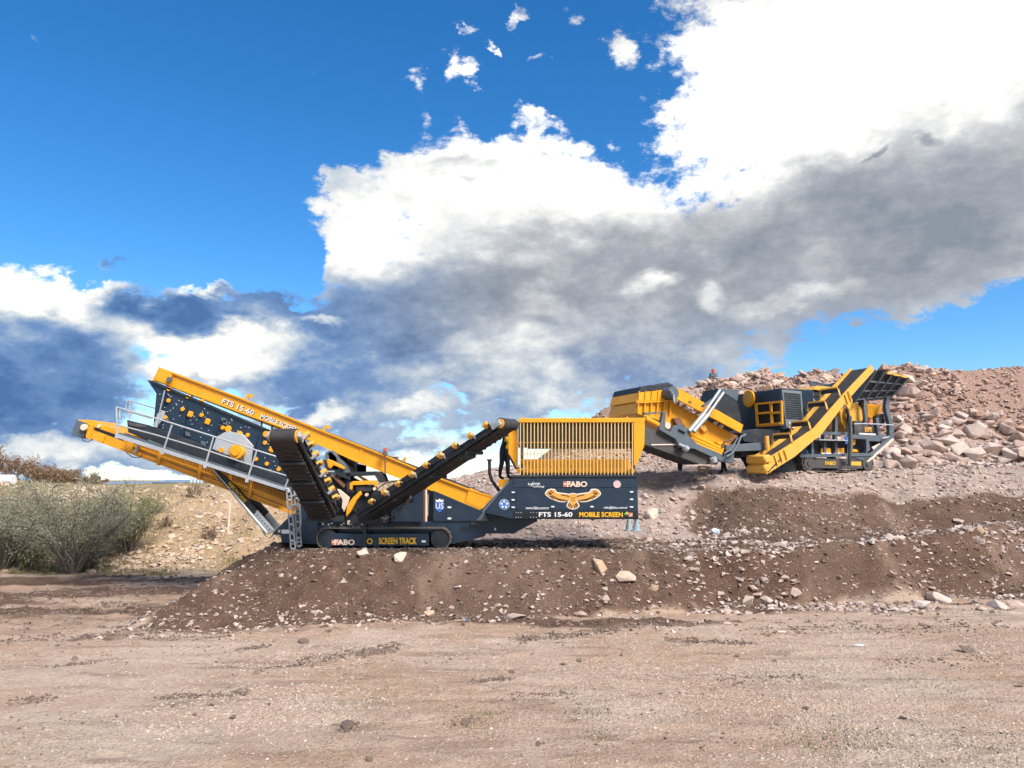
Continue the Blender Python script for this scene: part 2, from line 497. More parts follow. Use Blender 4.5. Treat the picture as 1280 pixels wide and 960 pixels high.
def ground_material():
    m = bpy.data.materials.new('ground_soil')
    m.use_nodes = True
    k = NT(m.node_tree)
    b = k.node('ShaderNodeBsdfPrincipled')
    tc = k.node('ShaderNodeTexCoord')
    v = tc.outputs['Object']
    za = k.node('ShaderNodeAttribute', attribute_name='zone')
    sep = k.node('ShaderNodeSeparateColor')
    k.l.new(za.outputs['Color'], sep.inputs[0])
    soil, rub, tan = sep.outputs[0], sep.outputs[1], sep.outputs[2]
    ga = k.node('ShaderNodeAttribute', attribute_name='grass')
    grass = ga.outputs['Fac']
    # streaks of the foreground follow the traffic
    vs = k.vmath('MULTIPLY', v, (0.45, 1.9, 1.0))
    streak = k.noise(vs, 1.0, 7, 0.62, dist=0.4)
    big = k.noise(v, 0.22, 5, 0.6)
    mid = k.noise(v, 1.6, 7, 0.65)
    fine = k.noise(v, 14.0, 6, 0.7)
    speck = k.node('ShaderNodeTexVoronoi', feature='F1')
    k.l.new(v, speck.inputs['Vector'])
    speck.inputs['Scale'].default_value = 17.0
    speck.inputs['Randomness'].default_value = 1.0
    sp_c = k.node('ShaderNodeSeparateColor')
    k.l.new(speck.outputs['Color'], sp_c.inputs[0])
    sp2 = k.node('ShaderNodeTexVoronoi', feature='F1')
    k.l.new(v, sp2.inputs['Vector'])
    sp2.inputs['Scale'].default_value = 6.5
    sp2_c = k.node('ShaderNodeSeparateColor')
    k.l.new(sp2.outputs['Color'], sp2_c.inputs[0])
    # foreground: packed pale earth with brown smears and pale grit
    pale = k.mix(k.maprange(mid, 0.3, 0.7), (0.39, 0.252, 0.172), (0.53, 0.375, 0.275))
    pale = k.mix(k.maprange(big, 0.42, 0.62, 0.0, 0.65, smooth=True), pale, (0.58, 0.455, 0.365))
    pale = k.mix(k.math('MULTIPLY', k.maprange(streak, 0.50, 0.66, 0.0, 0.65, smooth=True), k.maprange(mid, 0.35, 0.6, 0.25, 1.0)), pale, (0.18, 0.115, 0.08))
    grit = k.math('MULTIPLY', k.math('LESS_THAN', speck.outputs['Distance'], 0.36), k.math('GREATER_THAN', k.math('ADD', sp_c.outputs[0], k.math('MULTIPLY', big, 0.8)), 1.02))
    pale = k.mix(k.math('MULTIPLY', grit, 0.5), pale, k.mix(sp_c.outputs[1], (0.34, 0.27, 0.22), (0.62, 0.54, 0.47)))
    pale = k.mix(k.maprange(fine, 0.46, 0.72, 0.0, 0.5), pale, (0.17, 0.105, 0.07))
    # dark moist soil
    dark = k.mix(k.maprange(mid, 0.3, 0.72), (0.082, 0.047, 0.033), (0.185, 0.112, 0.079))
    dark = k.mix(k.maprange(big, 0.45, 0.65, 0.0, 0.6), dark, (0.225, 0.145, 0.105))
    dark = k.mix(k.maprange(fine, 0.4, 0.7, 0.0, 0.5), dark, (0.07, 0.043, 0.03))
    st = k.math('MULTIPLY', k.math('LESS_THAN', speck.outputs['Distance'], 0.34), k.math('GREATER_THAN', sp_c.outputs[0], 0.80))
    dark = k.mix(k.math('MULTIPLY', st, 0.35), dark, k.mix(sp_c.outputs[2], (0.30, 0.21, 0.16), (0.52, 0.42, 0.34)))
    wash = k.noise(k.vmath('MULTIPLY', v, (0.55, 0.12, 0.3)), 1.0, 4, 0.6)
    dark = k.mix(k.maprange(wash, 0.56, 0.70, 0.0, 0.55, smooth=True), dark, (0.30, 0.20, 0.145))
    # pink-grey rubble and dust
    rb = k.mix(k.maprange(mid, 0.3, 0.7), (0.33, 0.235, 0.19), (0.50, 0.395, 0.345))
    sxyz = k.node('ShaderNodeSeparateXYZ')
    k.l.new(v, sxyz.inputs[0])
    hi = k.maprange(k.math('ADD', sxyz.outputs[2], k.math('MULTIPLY', big, 2.0)), 6.0, 7.6, 0.0, 0.8, smooth=True)
    rb = k.mix(hi, rb, (0.33, 0.195, 0.145))
    st2 = k.math('MULTIPLY', k.math('LESS_THAN', sp2.outputs['Distance'], 0.42), k.math('GREATER_THAN', sp2_c.outputs[0], 0.45))
    rb = k.mix(k.math('MULTIPLY', st2, 0.4), rb, k.mix(sp2_c.outputs[2], (0.34, 0.24, 0.20), (0.52, 0.43, 0.38)))
    rb = k.mix(k.maprange(fine, 0.45, 0.75, 0.0, 0.5), rb, (0.15, 0.095, 0.075))
    # tan bank with dry grass
    tn = k.mix(k.maprange(mid, 0.3, 0.7), (0.38, 0.245, 0.14), (0.54, 0.385, 0.25))
    tn = k.mix(k.maprange(big, 0.42, 0.62, 0.0, 0.6), tn, (0.30, 0.225, 0.115))
    tn = k.mix(k.math('MULTIPLY', st2, 0.5), tn, (0.55, 0.44, 0.35))
    tn = k.mix(k.maprange(fine, 0.45, 0.75, 0.0, 0.5), tn, (0.17, 0.11, 0.06))
    gr = k.mix(k.maprange(fine, 0.3, 0.7), (0.15, 0.155, 0.06), (0.30, 0.26, 0.13))

    def edge(w, amt=0.5):
        return k.maprange(k.math('ADD', w, k.math('MULTIPLY', k.math('SUBTRACT', mid, 0.5), amt)), 0.3, 0.7, 0.0, 1.0, smooth=True)
    c = k.mix(edge(tan), pale, tn)
    c = k.mix(edge(rub), c, rb)
    c = k.mix(edge(soil, 0.8), c, dark)
    c = k.mix(k.math('MULTIPLY', edge(grass, 1.4), 0.6), c, gr)
    k.l.new(c, b.inputs['Base Color'])
    b.inputs['Roughness'].default_value = 0.95
    b.inputs['Specular IOR Level'].default_value = 0.15
    h = k.math('ADD', k.math('MULTIPLY', fine, 0.5), k.math('MULTIPLY', mid, 0.6))
    h = k.math('SUBTRACT', h, k.math('MULTIPLY', k.math('MINIMUM', speck.outputs['Distance'], 0.5), 0.35))
    bp = k.node('ShaderNodeBump')
    bp.inputs['Strength'].default_value = 0.9
    bp.inputs['Distance'].default_value = 0.12
    k.l.new(h, bp.inputs['Height'])
    k.l.new(bp.outputs[0], b.inputs['Normal'])
    finish(k, b)
    return m


# ---------------------------------------------------------------- objects
def tag(o, label=None, cat=None, group=None, kind=None):
    if label: o['label'] = label
    if cat: o['category'] = cat
    if group: o['group'] = group
    if kind: o['kind'] = kind
    return o


def mesh_np(name, verts, faces, mat=None, smooth=False):
    """verts (n,3) array, faces (m,3|4) array -> mesh"""
    verts = np.asarray(verts, np.float32)
    faces = np.asarray(faces, np.int32)
    me = bpy.data.meshes.new(name)
    me.vertices.add(len(verts))
    me.vertices.foreach_set('co', verts.ravel())
    n, kk = faces.shape
    me.loops.add(n * kk)
    me.loops.foreach_set('vertex_index', faces.ravel())
    me.polygons.add(n)
    me.polygons.foreach_set('loop_start', np.arange(0, n * kk, kk, dtype=np.int32))
    me.polygons.foreach_set('use_smooth', np.full(n, smooth))
    me.update(calc_edges=True)
    me.validate()
    if mat: me.materials.append(mat)
    return me


def link(name, me, parent=None, loc=None):
    o = bpy.data.objects.new(name, me)
    COL.objects.link(o)
    if parent is not None: o.parent = parent
    if loc is not None: o.location = loc
    return o


def build_ground():
    xs = [0.0]
    step = 0.085
    while xs[-1] < 900:
        ax = xs[-1]
        xs.append(ax + (0.085 if ax < 13 else min(60, 0.085 + (ax - 13) * 0.045)))
    xs = np.array([-a for a in xs[:0:-1]] + xs)
    ys = [2.0]
    while ys[-1] < 1500:
        ay = ys[-1]
        ys.append(ay + (0.11 if ay < 9 else 0.065 if ay < 24 else 0.11 if ay < 36 else 0.17 if ay < 56 else min(90, 0.2 + (ay - 56) * 0.05)))
    ys = np.array([-60.0, -20.0, -6.0, -1.0] + ys)
    X, Y = np.meshgrid(xs, ys)
    Z = height(X, Y)
    ny, nx = X.shape
    v = np.stack([X.ravel(), Y.ravel(), Z.ravel()], 1)
    idx = np.arange(nx * ny).reshape(ny, nx)
    f = np.stack([idx[:-1, :-1].ravel(), idx[:-1, 1:].ravel(), idx[1:, 1:].ravel(), idx[1:, :-1].ravel()], 1)
    me = mesh_np('ground', v, f, ground_material(), True)
    s, r, t, g = zones(X.ravel(), Y.ravel())
    ca = me.attributes.new('zone', 'FLOAT_COLOR', 'POINT')
    ca.data.foreach_set('color', np.stack([s, r, t, np.ones_like(s)], 1).astype(np.float32).ravel())
    ga = me.attributes.new('grass', 'FLOAT', 'POINT')
    ga.data.foreach_set('value', g.astype(np.float32))
    o = link('ground', me)
    tag(o, kind='structure')
    print('ground verts', len(v))


build_ground()


# ================================================================ mesh building
class MB:
    """collects solids in world coordinates; build() links them as one mesh object"""
    def __init__(self):
        self.v, self.f = [], []

    def add(self, verts, faces):
        o = len(self.v)
        self.v += [Vector(q) for q in verts]
        self.f += [tuple(i + o for i in fc) for fc in faces]
        return self

    def hexa(self, lo, hi):
        """eight corners: lo four (loop) and hi four (loop)"""
        n = len(lo)
        vs = list(lo) + list(hi)
        fs = [tuple(range(n))[::-1], tuple(range(n, 2 * n))]
        for i in range(n):
            j = (i + 1) % n
            fs.append((i, j, n + j, n + i))
        return self.add(vs, fs)

    def box(self, c, s, ax=None):
        c = Vector(c)
        ex, ey, ez = ax if ax else (Vector((1, 0, 0)), Vector((0, 1, 0)), Vector((0, 0, 1)))
        hx, hy, hz = ex * s[0] / 2, ey * s[1] / 2, ez * s[2] / 2
        return self.hexa([c - hx - hy - hz, c + hx - hy - hz, c + hx + hy - hz, c - hx + hy - hz],
                         [c - hx - hy + hz, c + hx - hy + hz, c + hx + hy + hz, c - hx + hy + hz])

    def bar(self, a, b, w, h, up=(0, 0, 1)):
        """rectangular bar from a to b; w sideways, h along up"""
        a, b = Vector(a), Vector(b)
        d = (b - a).normalized()
        up = Vector(up)
        s = d.cross(up)
        if s.length < 1e-4: s = d.cross(Vector((1, 0, 0)))
        s.normalize()
        n = s.cross(d).normalized()
        sw, nh = s * w / 2, n * h / 2
        return self.hexa([a - sw - nh, a + sw - nh, a + sw + nh, a - sw + nh], [b - sw - nh, b + sw - nh, b + sw + nh, b - sw + nh])

    def tube(self, pts, r, n=8, r2=None):
        pts = [Vector(q) for q in pts]
        rings = []
        prev = None
        for i, q in enumerate(pts):
            d = (pts[min(i + 1, len(pts) - 1)] - pts[max(i - 1, 0)]).normalized()
            ref = prev if prev is not None else (Vector((0, 0, 1)) if abs(d.z) < 0.9 else Vector((1, 0, 0)))
            s = d.cross(ref)
            if s.length < 1e-4: s = d.cross(Vector((0.3, 1, 0.2)))
            s.normalize()
            u = s.cross(d).normalized()
            prev = u
            rr = r if r2 is None else r + (r2 - r) * i / max(1, len(pts) - 1)
            rings.append([q + s * math.cos(2 * math.pi * j / n) * rr + u * math.sin(2 * math.pi * j / n) * rr for j in range(n)])
        vs = [q for ring in rings for q in ring]
        fs = [tuple(range(n)), tuple(range((len(pts) - 1) * n, len(pts) * n))[::-1]]
        for i in range(len(pts) - 1):
            for j in range(n):
                k2 = (j + 1) % n
                fs.append((i * n + j, (i + 1) * n + j, (i + 1) * n + k2, i * n + k2))
        return self.add(vs, fs)

    def cyl(self, a, b, r, n=20):
        return self.tube([a, b], r, n)

    def prism(self, poly, y0, y1, yref=None):
        """pixel outline standing at depth y0, carried straight back to y1"""
        q = [P(px, py, y0 if yref is None else yref) for px, py in poly]
        return self.hexa([Vector((a.x, y0, a.z)) for a in q], [Vector((a.x, y1, a.z)) for a in q])

    def build(self, name, mat, parent=None, base=(0, 0, 0), bevel=0.0, smooth=False):
        base = Vector(base)
        me = bpy.data.meshes.new(name)
        me.from_pydata([tuple(q - base) for q in self.v], [], self.f)
        bm = bmesh.new()
        bm.from_mesh(me)
        bmesh.ops.recalc_face_normals(bm, faces=bm.faces)
        if bevel > 0:
            es = [e for e in bm.edges if len(e.link_faces) == 2 and e.calc_face_angle(0) > 0.6]
            bmesh.ops.bevel(bm, geom=es, offset=bevel, segments=1, affect='EDGES', clamp_overlap=True)
        bm.to_mesh(me)
        bm.free()
        if smooth:
            for p in me.polygons: p.use_smooth = True
            try:
                me.set_sharp_from_angle(angle=R(40))
            except Exception:
                pass
        me.materials.append(MATS[mat] if isinstance(mat, str) else mat)
        o = link(name, me, parent)
        if parent is None: o.location = base
        return o


def empty(name, loc, label=None, cat=None, group=None):
    o = bpy.data.objects.new(name, None)
    o.empty_display_size = 0.3
    o.location = loc
    COL.objects.link(o)
    return tag(o, label, cat, group)


def copy_tree(o, parent=None):
    c = o.copy()
    COL.objects.link(c)
    c.parent = parent
    for ch in o.children:
        copy_tree(ch, c)
    return c


_tcache = {}


def text_mesh(s, bold=0.0):
    key = (s, bold)
    if key not in _tcache:
        cu = bpy.data.curves.new('lettering', 'FONT')
        cu.body = s
        cu.offset = bold
        cu.resolution_u = 3
        ob = bpy.data.objects.new('lettering', cu)
        COL.objects.link(ob)
        bpy.context.view_layer.update()
        dg = bpy.context.evaluated_depsgraph_get()
        me = bpy.data.meshes.new_from_object(ob.evaluated_get(dg))
        vs = np.array([v.co[:] for v in me.vertices])
        fs = [tuple(p.vertices) for p in me.polygons]
        bpy.data.objects.remove(ob)
        bpy.data.curves.remove(cu)
        bpy.data.meshes.remove(me)
        vs[:, :2] -= vs[:, :2].min(0)
        _tcache[key] = (vs, fs)
    return _tcache[key]


def lettering(name, s, origin, ex, ey, width, height_, mat, parent, base, bold=0.012, off=0.012):
    """flat print: origin is the lower-left corner, ex along the line, ey up the letters"""
    vs, fs = text_mesh(s, bold)
    w, h = vs[:, 0].max(), vs[:, 1].max()
    ex, ey = Vector(ex).normalized(), Vector(ey).normalized()
    nrm = ex.cross(ey).normalized()
    o = Vector(origin) + nrm * off - Vector(base)
    pts = [tuple(o + ex * (v[0] / w * width) + ey * (v[1] / h * height_)) for v in vs]
    me = bpy.data.meshes.new(name)
    me.from_pydata(pts, [], fs)
    me.materials.append(MATS[mat])
    return link(name, me, parent)


def px_text(name, s, x0, y0, x1, y1, Y, mat, parent, base, bold=0.012, off=0.012):
    """print on an upright plate: pixel box x0,y0 (top left) to x1,y1 (bottom right)"""
    a, b, c = P(x0, y1, Y), P(x1, y1, Y), P(x0, y0, Y)
    return lettering(name, s, a, (b - a), (c - a), (b - a).length, (c - a).length, mat, parent, base, bold, off)


# ---------------------------------------------------------------- paints
paint('yellow', (0.86, 0.365, 0.008), 0.42, dirt=0.22, dirt_col=(0.40, 0.22, 0.08))
paint('yellow_worn', (0.82, 0.42, 0.055), 0.5, dirt=0.55, dirt_col=(0.42, 0.30, 0.20), scale=3.0)
paint('bar_paint', (0.78, 0.50, 0.16), 0.5, dirt=0.4, dirt_col=(0.45, 0.33, 0.22))
paint('liner', (0.014, 0.011, 0.012), 0.8, dirt=0.3, dirt_col=(0.12, 0.09, 0.08))
paint('navy', (0.010, 0.027, 0.052), 0.42, dirt=0.10, dirt_col=(0.14, 0.12, 0.11))
paint('charcoal', (0.019, 0.024, 0.032), 0.55, dirt=0.28, dirt_col=(0.17, 0.13, 0.11))
paint('steel_grey', (0.10, 0.125, 0.15), 0.5, dirt=0.3, dirt_col=(0.22, 0.17, 0.14))
paint('panel_grey', (0.17, 0.20, 0.225), 0.5, dirt=0.3, dirt_col=(0.25, 0.2, 0.17))
paint('dusty_grey', (0.075, 0.072, 0.072), 0.75, dirt=0.45, dirt_col=(0.20, 0.15, 0.12))
paint('galvanised', (0.50, 0.52, 0.54), 0.42, metal=0.35, dirt=0.25, dirt_col=(0.32, 0.29, 0.26))
paint('chrome', (0.62, 0.64, 0.66), 0.22, metal=0.85, dirt=0.1)
paint('rubber', (0.050, 0.046, 0.048), 0.75, dirt=0.3, dirt_col=(0.13, 0.11, 0.10), spec=0.3, scale=5.0)
paint('track_steel', (0.17, 0.135, 0.11), 0.6, metal=0.3, dirt=0.7, dirt_col=(0.20, 0.14, 0.10), scale=6.0)
paint('black_band', (0.006, 0.009, 0.014), 0.4, dirt=0.1)
paint('white_print', (0.80, 0.80, 0.80), 0.5, dirt=0.12)
paint('yellow_print', (0.88, 0.48, 0.02), 0.5, dirt=0.1)
paint('gold_print', (0.72, 0.36, 0.07), 0.5, dirt=0.1)
paint('cream_print', (0.80, 0.62, 0.50), 0.5, dirt=0.1)
paint('red_print', (0.50, 0.16, 0.10), 0.5, dirt=0.1)
paint('pink_print', (0.70, 0.45, 0.45), 0.5, dirt=0.1)
paint('brown_print', (0.16, 0.07, 0.02), 0.5, dirt=0.0)
paint('blue_print', (0.03, 0.14, 0.50), 0.5, dirt=0.1)
paint('green_print', (0.10, 0.40, 0.12), 0.5, dirt=0.1)
paint('beacon_red', (0.65, 0.10, 0.04), 0.3, dirt=0.05)
paint('rust', (0.20, 0.085, 0.045), 0.8, dirt=0.5)
paint('pale_blue_paint', (0.36, 0.46, 0.50), 0.5, dirt=0.3)

# ================================================================ the screening plant
GZ = 1.45                                   # level the plant stands on
YT, YF = 23.85, 26.45                       # outer faces of its near and far tracks
YC = (YT + YF) / 2
PB = Vector((P(480, 685, YC).x, YC, GZ))    # base point of the plant
plant = empty('mobile_screening_plant', PB, 'long yellow and black tracked screening plant with raised screen box and barred hopper', 'screening plant')


def pm(name, mat, mb, parent=None, bevel=0.0, smooth=False):
    return mb.build(name, mat, parent or plant, PB, bevel, smooth)


def X_of(px, py, Y): return P(px, py, Y).x


def crawler(near, parent, pbase, y0, y1, xl, xr, zb, rad, prints, mat='charcoal'):
    """one crawler track: chain of shoes round a stadium, roller frame, idler and sprocket"""
    zc = zb + rad
    tr = MB()
    L = xr - xl - 2 * rad
    per = 2 * L + 2 * math.pi * rad
    n = int(per / 0.145)
    for i in range(n):
        s = (i + 0.5) / n * per
        if s < L:
            c, t = (xl + rad + s, zb + 2 * rad), (1, 0)
        elif s < L + math.pi * rad:
            a = (s - L) / rad
            c, t = (xr - rad + math.sin(a) * rad, zc + math.cos(a) * rad), (math.cos(a), -math.sin(a))
        elif s < 2 * L + math.pi * rad:
            q = s - L - math.pi * rad
            c, t = (xr - rad - q, zb), (-1, 0)
        else:
            a = (s - 2 * L - math.pi * rad) / rad
            c, t = (xl + rad - math.sin(a) * rad, zc - math.cos(a) * rad), (-math.cos(a), math.sin(a))
        ex, ez = Vector((t[0], 0, t[1])), Vector((-t[1], 0, t[0]))
        cc = Vector((c[0], (y0 + y1) / 2, c[1])) - ez * 0.02
        tr.box(cc, (0.135, y1 - y0, 0.03), (ex, Vector((0, 1, 0)), ez))
        tr.box(cc + ez * 0.022 + ex * 0.045, (0.02, y1 - y0 - 0.004, 0.025), (ex, Vector((0, 1, 0)), ez))
    chain = tr.build('track_chain', 'track_steel', parent, pbase)
    return chain


def make_track(y0, y1, near):
    xl, xr = X_of(395.5, 672, YT), X_of(563.5, 672, YT)
    zb = GZ + 0.01
    rad = (P(480, 659.5, YT).z - zb) / 2
    part = MB()
    fr = part.prism([(404, 667), (536, 667), (536, 682.5), (404, 682.5)], y0 + 0.03, y1 - 0.03).build('crawler_track', 'navy', plant, PB, 0.012)
    crawler(near, fr, PB, y0, y1, xl, xr, zb, rad, near)
    zc = zb + rad
    for nm, xx, rr in (('idler_wheel', xr - rad, rad * 0.86), ('sprocket', xl + rad, rad * 0.84)):
        m = MB()
        m.cyl((xx, y0 + 0.05, zc), (xx, y1 - 0.05, zc), rr, 28)
        m.cyl((xx, y0 + 0.02, zc), (xx, y0 + 0.06, zc), rr * 0.62, 24)
        m.cyl((xx, y0 - 0.005, zc), (xx, y0 + 0.03, zc), rr * 0.25, 16)
        m.build(nm, 'charcoal', fr, PB, 0, True)
    for i in range(6):
        m = MB()
        xx = xl + rad * 2 + (xr - xl - rad * 4) * (i + 0.5) / 6
        m.cyl((xx, y0 + 0.08, zb + 0.10), (xx, y1 - 0.08, zb + 0.10), 0.085, 14)
        m.build('roller', 'charcoal', fr, PB, 0, True)
    MB().prism([(453.5, 651), (458, 651), (458, 683), (453.5, 683)], y0 - 0.02, y0 + 0.3).build('frame_post', 'charcoal', fr, PB)
    return fr


trk = make_track(YT, YT + 0.48, True)
make_track(YF - 0.48, YF, False)
ty = YT + 0.025
MB().prism([(414.5, 674.5), (425.5, 674.5), (425.5, 681), (414.5, 681)], ty - 0.008, ty).build('logo_block', 'red_print', trk, PB)
MB().prism([(415, 677), (417.5, 677), (417.5, 678.5), (415, 678.5)], ty - 0.012, ty).build('logo_mark', 'cream_print', trk, PB)
px_text('lettering', 'FABO', 418, 674.3, 443.5, 681.2, ty, 'cream_print', trk, PB, 0.035, 0.016)
px_text('lettering', 'SCREEN TRACK', 473.5, 672, 521, 680.3, ty, 'yellow_print', trk, PB, 0.034)
m = MB()
c = P(462.3, 676.5, ty)
m.cyl(c, c - Vector((0, 0.02, 0)), 0.085, 20)
m.build('ring', 'yellow_print', trk, PB)
m = MB()
m.cyl(c, c - Vector((0, 0.028, 0)), 0.055, 20)
m.build('ring_hole', 'black_band', trk, PB)
MB().prism([(527, 675.5), (532, 675.5), (532, 678), (527, 678)], ty - 0.01, ty).build('plate', 'white_print', trk, PB)

# chassis -------------------------------------------------------
ch = pm('chassis', 'navy', MB().prism([(380, 652), (541, 652), (541, 613), (601, 638.5), (640, 597), (662, 597), (672, 651), (642, 667), (607, 667), (606, 670.5), (567, 680),
                                       (400, 681), (380, 668)], YT + 0.55, YF - 0.55), bevel=0.01)
MB().prism([(541.5, 613), (597, 637), (598, 651.5), (541.5, 651.5)], YT + 0.50, YT + 0.56).build('side_door', 'navy', ch, PB, 0.008)
MB().prism([(636.5, 599), (640.5, 599), (606, 640), (611, 651), (595, 651)], YT + 0.40, YT + 0.56).build('sloped_brace', 'steel_grey', ch, PB, 0.006)
MB().prism([(598, 652), (640, 641), (672, 640.5), (672, 644), (640, 644.5), (598, 655)], YT + 0.44, YT + 0.56).build('sloped_rib', 'charcoal', ch, PB, 0.006)
MB().prism([(588, 652.5), (600, 652.5), (600, 657), (588, 657)], YT + 0.46, YT + 0.56).build('hinge_plate', 'charcoal', ch, PB, 0.006)
for i in range(4):
    x = 574.5 + i * 2.7
    MB().prism([(x, 664), (x + 3.4, 657.5), (x + 4.5, 657.5), (x + 1.1, 664)], YT + 0.52, YT + 0.56).build('vent_slot', 'black_band', ch, PB)
for (x, y) in ((559.5, 633), (559.5, 647)):
    MB().prism([(x, y), (x + 4.5, y), (x + 4.5, y + 2.2), (x, y + 2.2)], YT + 0.485, YT + 0.51).build('label_plate', 'white_print', ch, PB)
for (x, y) in ((618, 660),):
    MB().prism([(x, y), (x + 2, y), (x + 2, y + 3), (x, y + 3)], YT + 0.53, YT + 0.56).build('label_plate', 'white_print', ch, PB)
# shield badge on the side door
yb = YT + 0.50
MB().prism([(544, 628), (555, 628), (555, 636), (549.5, 640.5), (544, 636)], yb - 0.012, yb).build('shield_badge', 'blue_print', ch, PB)
MB().prism([(544.6, 623.8), (546.5, 625.4), (549.5, 623.2), (552.5, 625.4), (554.4, 623.8), (554, 627.6), (545, 627.6)], yb - 0.010, yb).build('crown_badge', 'white_print', ch, PB)
px_text('lettering', 'US', 544.6, 628.7, 554.4, 636, yb - 0.014, 'white_print', ch, PB, 0.01, 0.006)
# engine cabinet
cab = pm('engine_cabinet', 'navy', MB().prism([(488, 609), (527.5, 609), (527.5, 653), (488, 653)], YT + 0.35, YF - 0.35), bevel=0.02)
for i in range(4):
    MB().prism([(499, 619 + i * 2.2), (517, 619 + i * 2.2), (517, 620.2 + i * 2.2), (499, 620.2 + i * 2.2)], YT + 0.33, YT + 0.36).build('louvre', 'black_band', cab, PB)
m = MB(); c = P(497.5, 641.5, YT + 0.35); m.cyl(c, c - Vector((0, 0.03, 0)), 0.03, 12); m.build('handle', 'white_print', cab, PB)
m = MB(); c = P(497, 635, YT + 0.35); m.cyl(c, c - Vector((0, 0.02, 0)), 0.045, 12); m.build('lock', 'black_band', cab, PB)
pm('service_gap', 'black_band', MB().prism([(528.5, 611), (541, 614), (541, 652), (528.5, 652)], YT + 0.75, YF - 0.6))
pm('service_pipe', 'cream_print', MB().tube([P(532.5, 612, YT + 0.6), P(532.5, 652, YT + 0.6)], 0.035))
pm('service_pipe', 'rust', MB().tube([P(530, 612, YT + 0.62), P(530, 652, YT + 0.62)], 0.03))
pm('service_pipe', 'galvanised', MB().tube([P(535, 618, YT + 0.62), P(534.5, 645, YT + 0.62)], 0.015))
# rear frame and screen support
pm('rear_bracket', 'navy', MB().prism([(340, 667.5), (356, 651), (377, 634), (377, 628), (396, 640), (398, 681), (352, 678.5), (351, 669)], YT + 0.32, YT + 0.45), bevel=0.01)
pm('rear_bracket', 'navy', MB().prism([(340, 667.5), (356, 651), (377, 634), (377, 628), (396, 640), (398, 681), (352, 678.5), (351, 669)], YF - 0.45, YF - 0.32), bevel=0.01)
pm('rear_crossbeam', 'charcoal', MB().prism([(352, 662), (398, 662), (398, 677), (352, 677)], YT + 0.45, YF - 0.45))
lb = pm('plate_label', 'white_print', MB().prism([(352, 662), (361, 662), (361, 667), (352, 667)], YT + 0.30, YT + 0.322))
pm('side_marker', 'cream_print', MB().prism([(347.5, 662.5), (350, 662.5), (350, 665.5), (347.5, 665.5)], YT + 0.29, YT + 0.322))
pm('screen_pedestal', 'charcoal', MB().prism([(384, 616), (393, 606), (440, 612), (470, 640), (488, 640), (488, 654), (380, 654)], YT + 0.5, YT + 0.65), bevel=0.01)
pm('screen_pedestal', 'charcoal', MB().prism([(384, 616), (393, 606), (440, 612), (470, 640), (488, 640), (488, 654), (380, 654)], YF - 0.65, YF - 0.5), bevel=0.01)
pm('undercarriage_box', 'charcoal', MB().prism([(385, 640), (488, 640), (488, 662), (385, 662)], YT + 0.65, YF - 0.65))
for i, (x, y) in enumerate(((390, 654.5), (404, 655), (411, 655.5), (415, 654), (427, 656), (430, 654), (452, 650), (456.5, 650), (459, 655), (453, 655))):
    m = MB(); c = P(x, y, YT + 0.54); m.cyl(c, c - Vector((0, 0.04, 0)), 0.03, 8); m.build('bolt', 'galvanised', ch, PB)

# hopper --------------------------------------------------------
YH = YT - 0.10
YHB = YF + 0.10
hop = pm('hopper', 'navy', MB().prism([(637.5, 599), (641, 595.5), (796.5, 595.5), (798, 649), (640, 649), (606, 641)], YH, YHB), bevel=0.012)
MB().prism([(641.5, 598.5), (795, 598.5), (795, 609.5), (641.5, 609.5)], YH - 0.018, YH + 0.01).build('upper_panel', 'navy', hop, PB, 0.006)
MB().prism([(645, 611), (795, 611), (795, 637.5), (645, 637.5)], YH - 0.014, YH + 0.01).build('logo_panel', 'navy', hop, PB, 0.006)
MB().prism([(641.5, 639), (797.3, 639), (797.5, 648.6), (641.5, 648.6)], YH - 0.016, YH + 0.01).build('name_band', 'black_band', hop, PB, 0.004)
MB().prism([(638, 593.8), (797, 593.8), (797, 596.2), (638, 596.2)], YH - 0.05, YH + 0.10).build('rim', 'charcoal', hop, PB, 0.006)
yp = YH - 0.02
px_text('lettering', 'FTS 15-60', 673.5, 640.0, 715.5, 646.0, yp, 'white_print', hop, PB, 0.03)
px_text('lettering', 'MOBILE SCREEN', 724, 640.0, 778.5, 646.3, yp, 'yellow_print', hop, PB, 0.032)
px_text('lettering', 'www.fabo.com.tr', 657, 633, 686.5, 636.6, yp, 'white_print', hop, PB, 0.012)
px_text('lettering', 'info@fabo.com.tr', 755, 632.8, 784.5, 636.6, yp, 'white_print', hop, PB, 0.012)
px_text('lettering', 'in', 660, 603.5, 664.5, 606.5, yp, 'white_print', hop, PB, 0.01)
px_text('lettering', 'range', 666.5, 603.5, 675, 607, yp, 'white_print', hop, PB, 0.01)
px_text('lettering', 'Technology', 665.5, 606.8, 680.5, 610, yp, 'white_print', hop, PB, 0.01)
MB().prism([(663.2, 608), (667, 600.5), (665.8, 604.3), (667.5, 604.3), (663.2, 608.4)], yp - 0.012, yp).build('flash_mark', 'white_print', hop, PB)
MB().prism([(704, 601.8), (714.5, 601.8), (713, 608.5), (704, 608.5)], yp - 0.010, yp).build('logo_block', 'red_print', hop, PB)
MB().prism([(704.5, 604.2), (708, 604.2), (708, 605.8), (704.5, 605.8)], yp - 0.014, yp).build('logo_mark', 'cream_print', hop, PB)
px_text('lettering', 'FABO', 708.5, 601.6, 734, 608.7, yp, 'cream_print', hop, PB, 0.035, 0.016)
m = MB(); c = P(771.3, 605.3, yp); m.cyl(c, c - Vector((0, 0.01, 0)), 0.115, 20); m.build('round_sticker', 'pink_print', hop, PB)
m = MB(); c = P(782.3, 642.3, yp); m.cyl(c, c - Vector((0, 0.012, 0)), 0.045, 12); m.build('sticker', 'green_print', hop, PB)
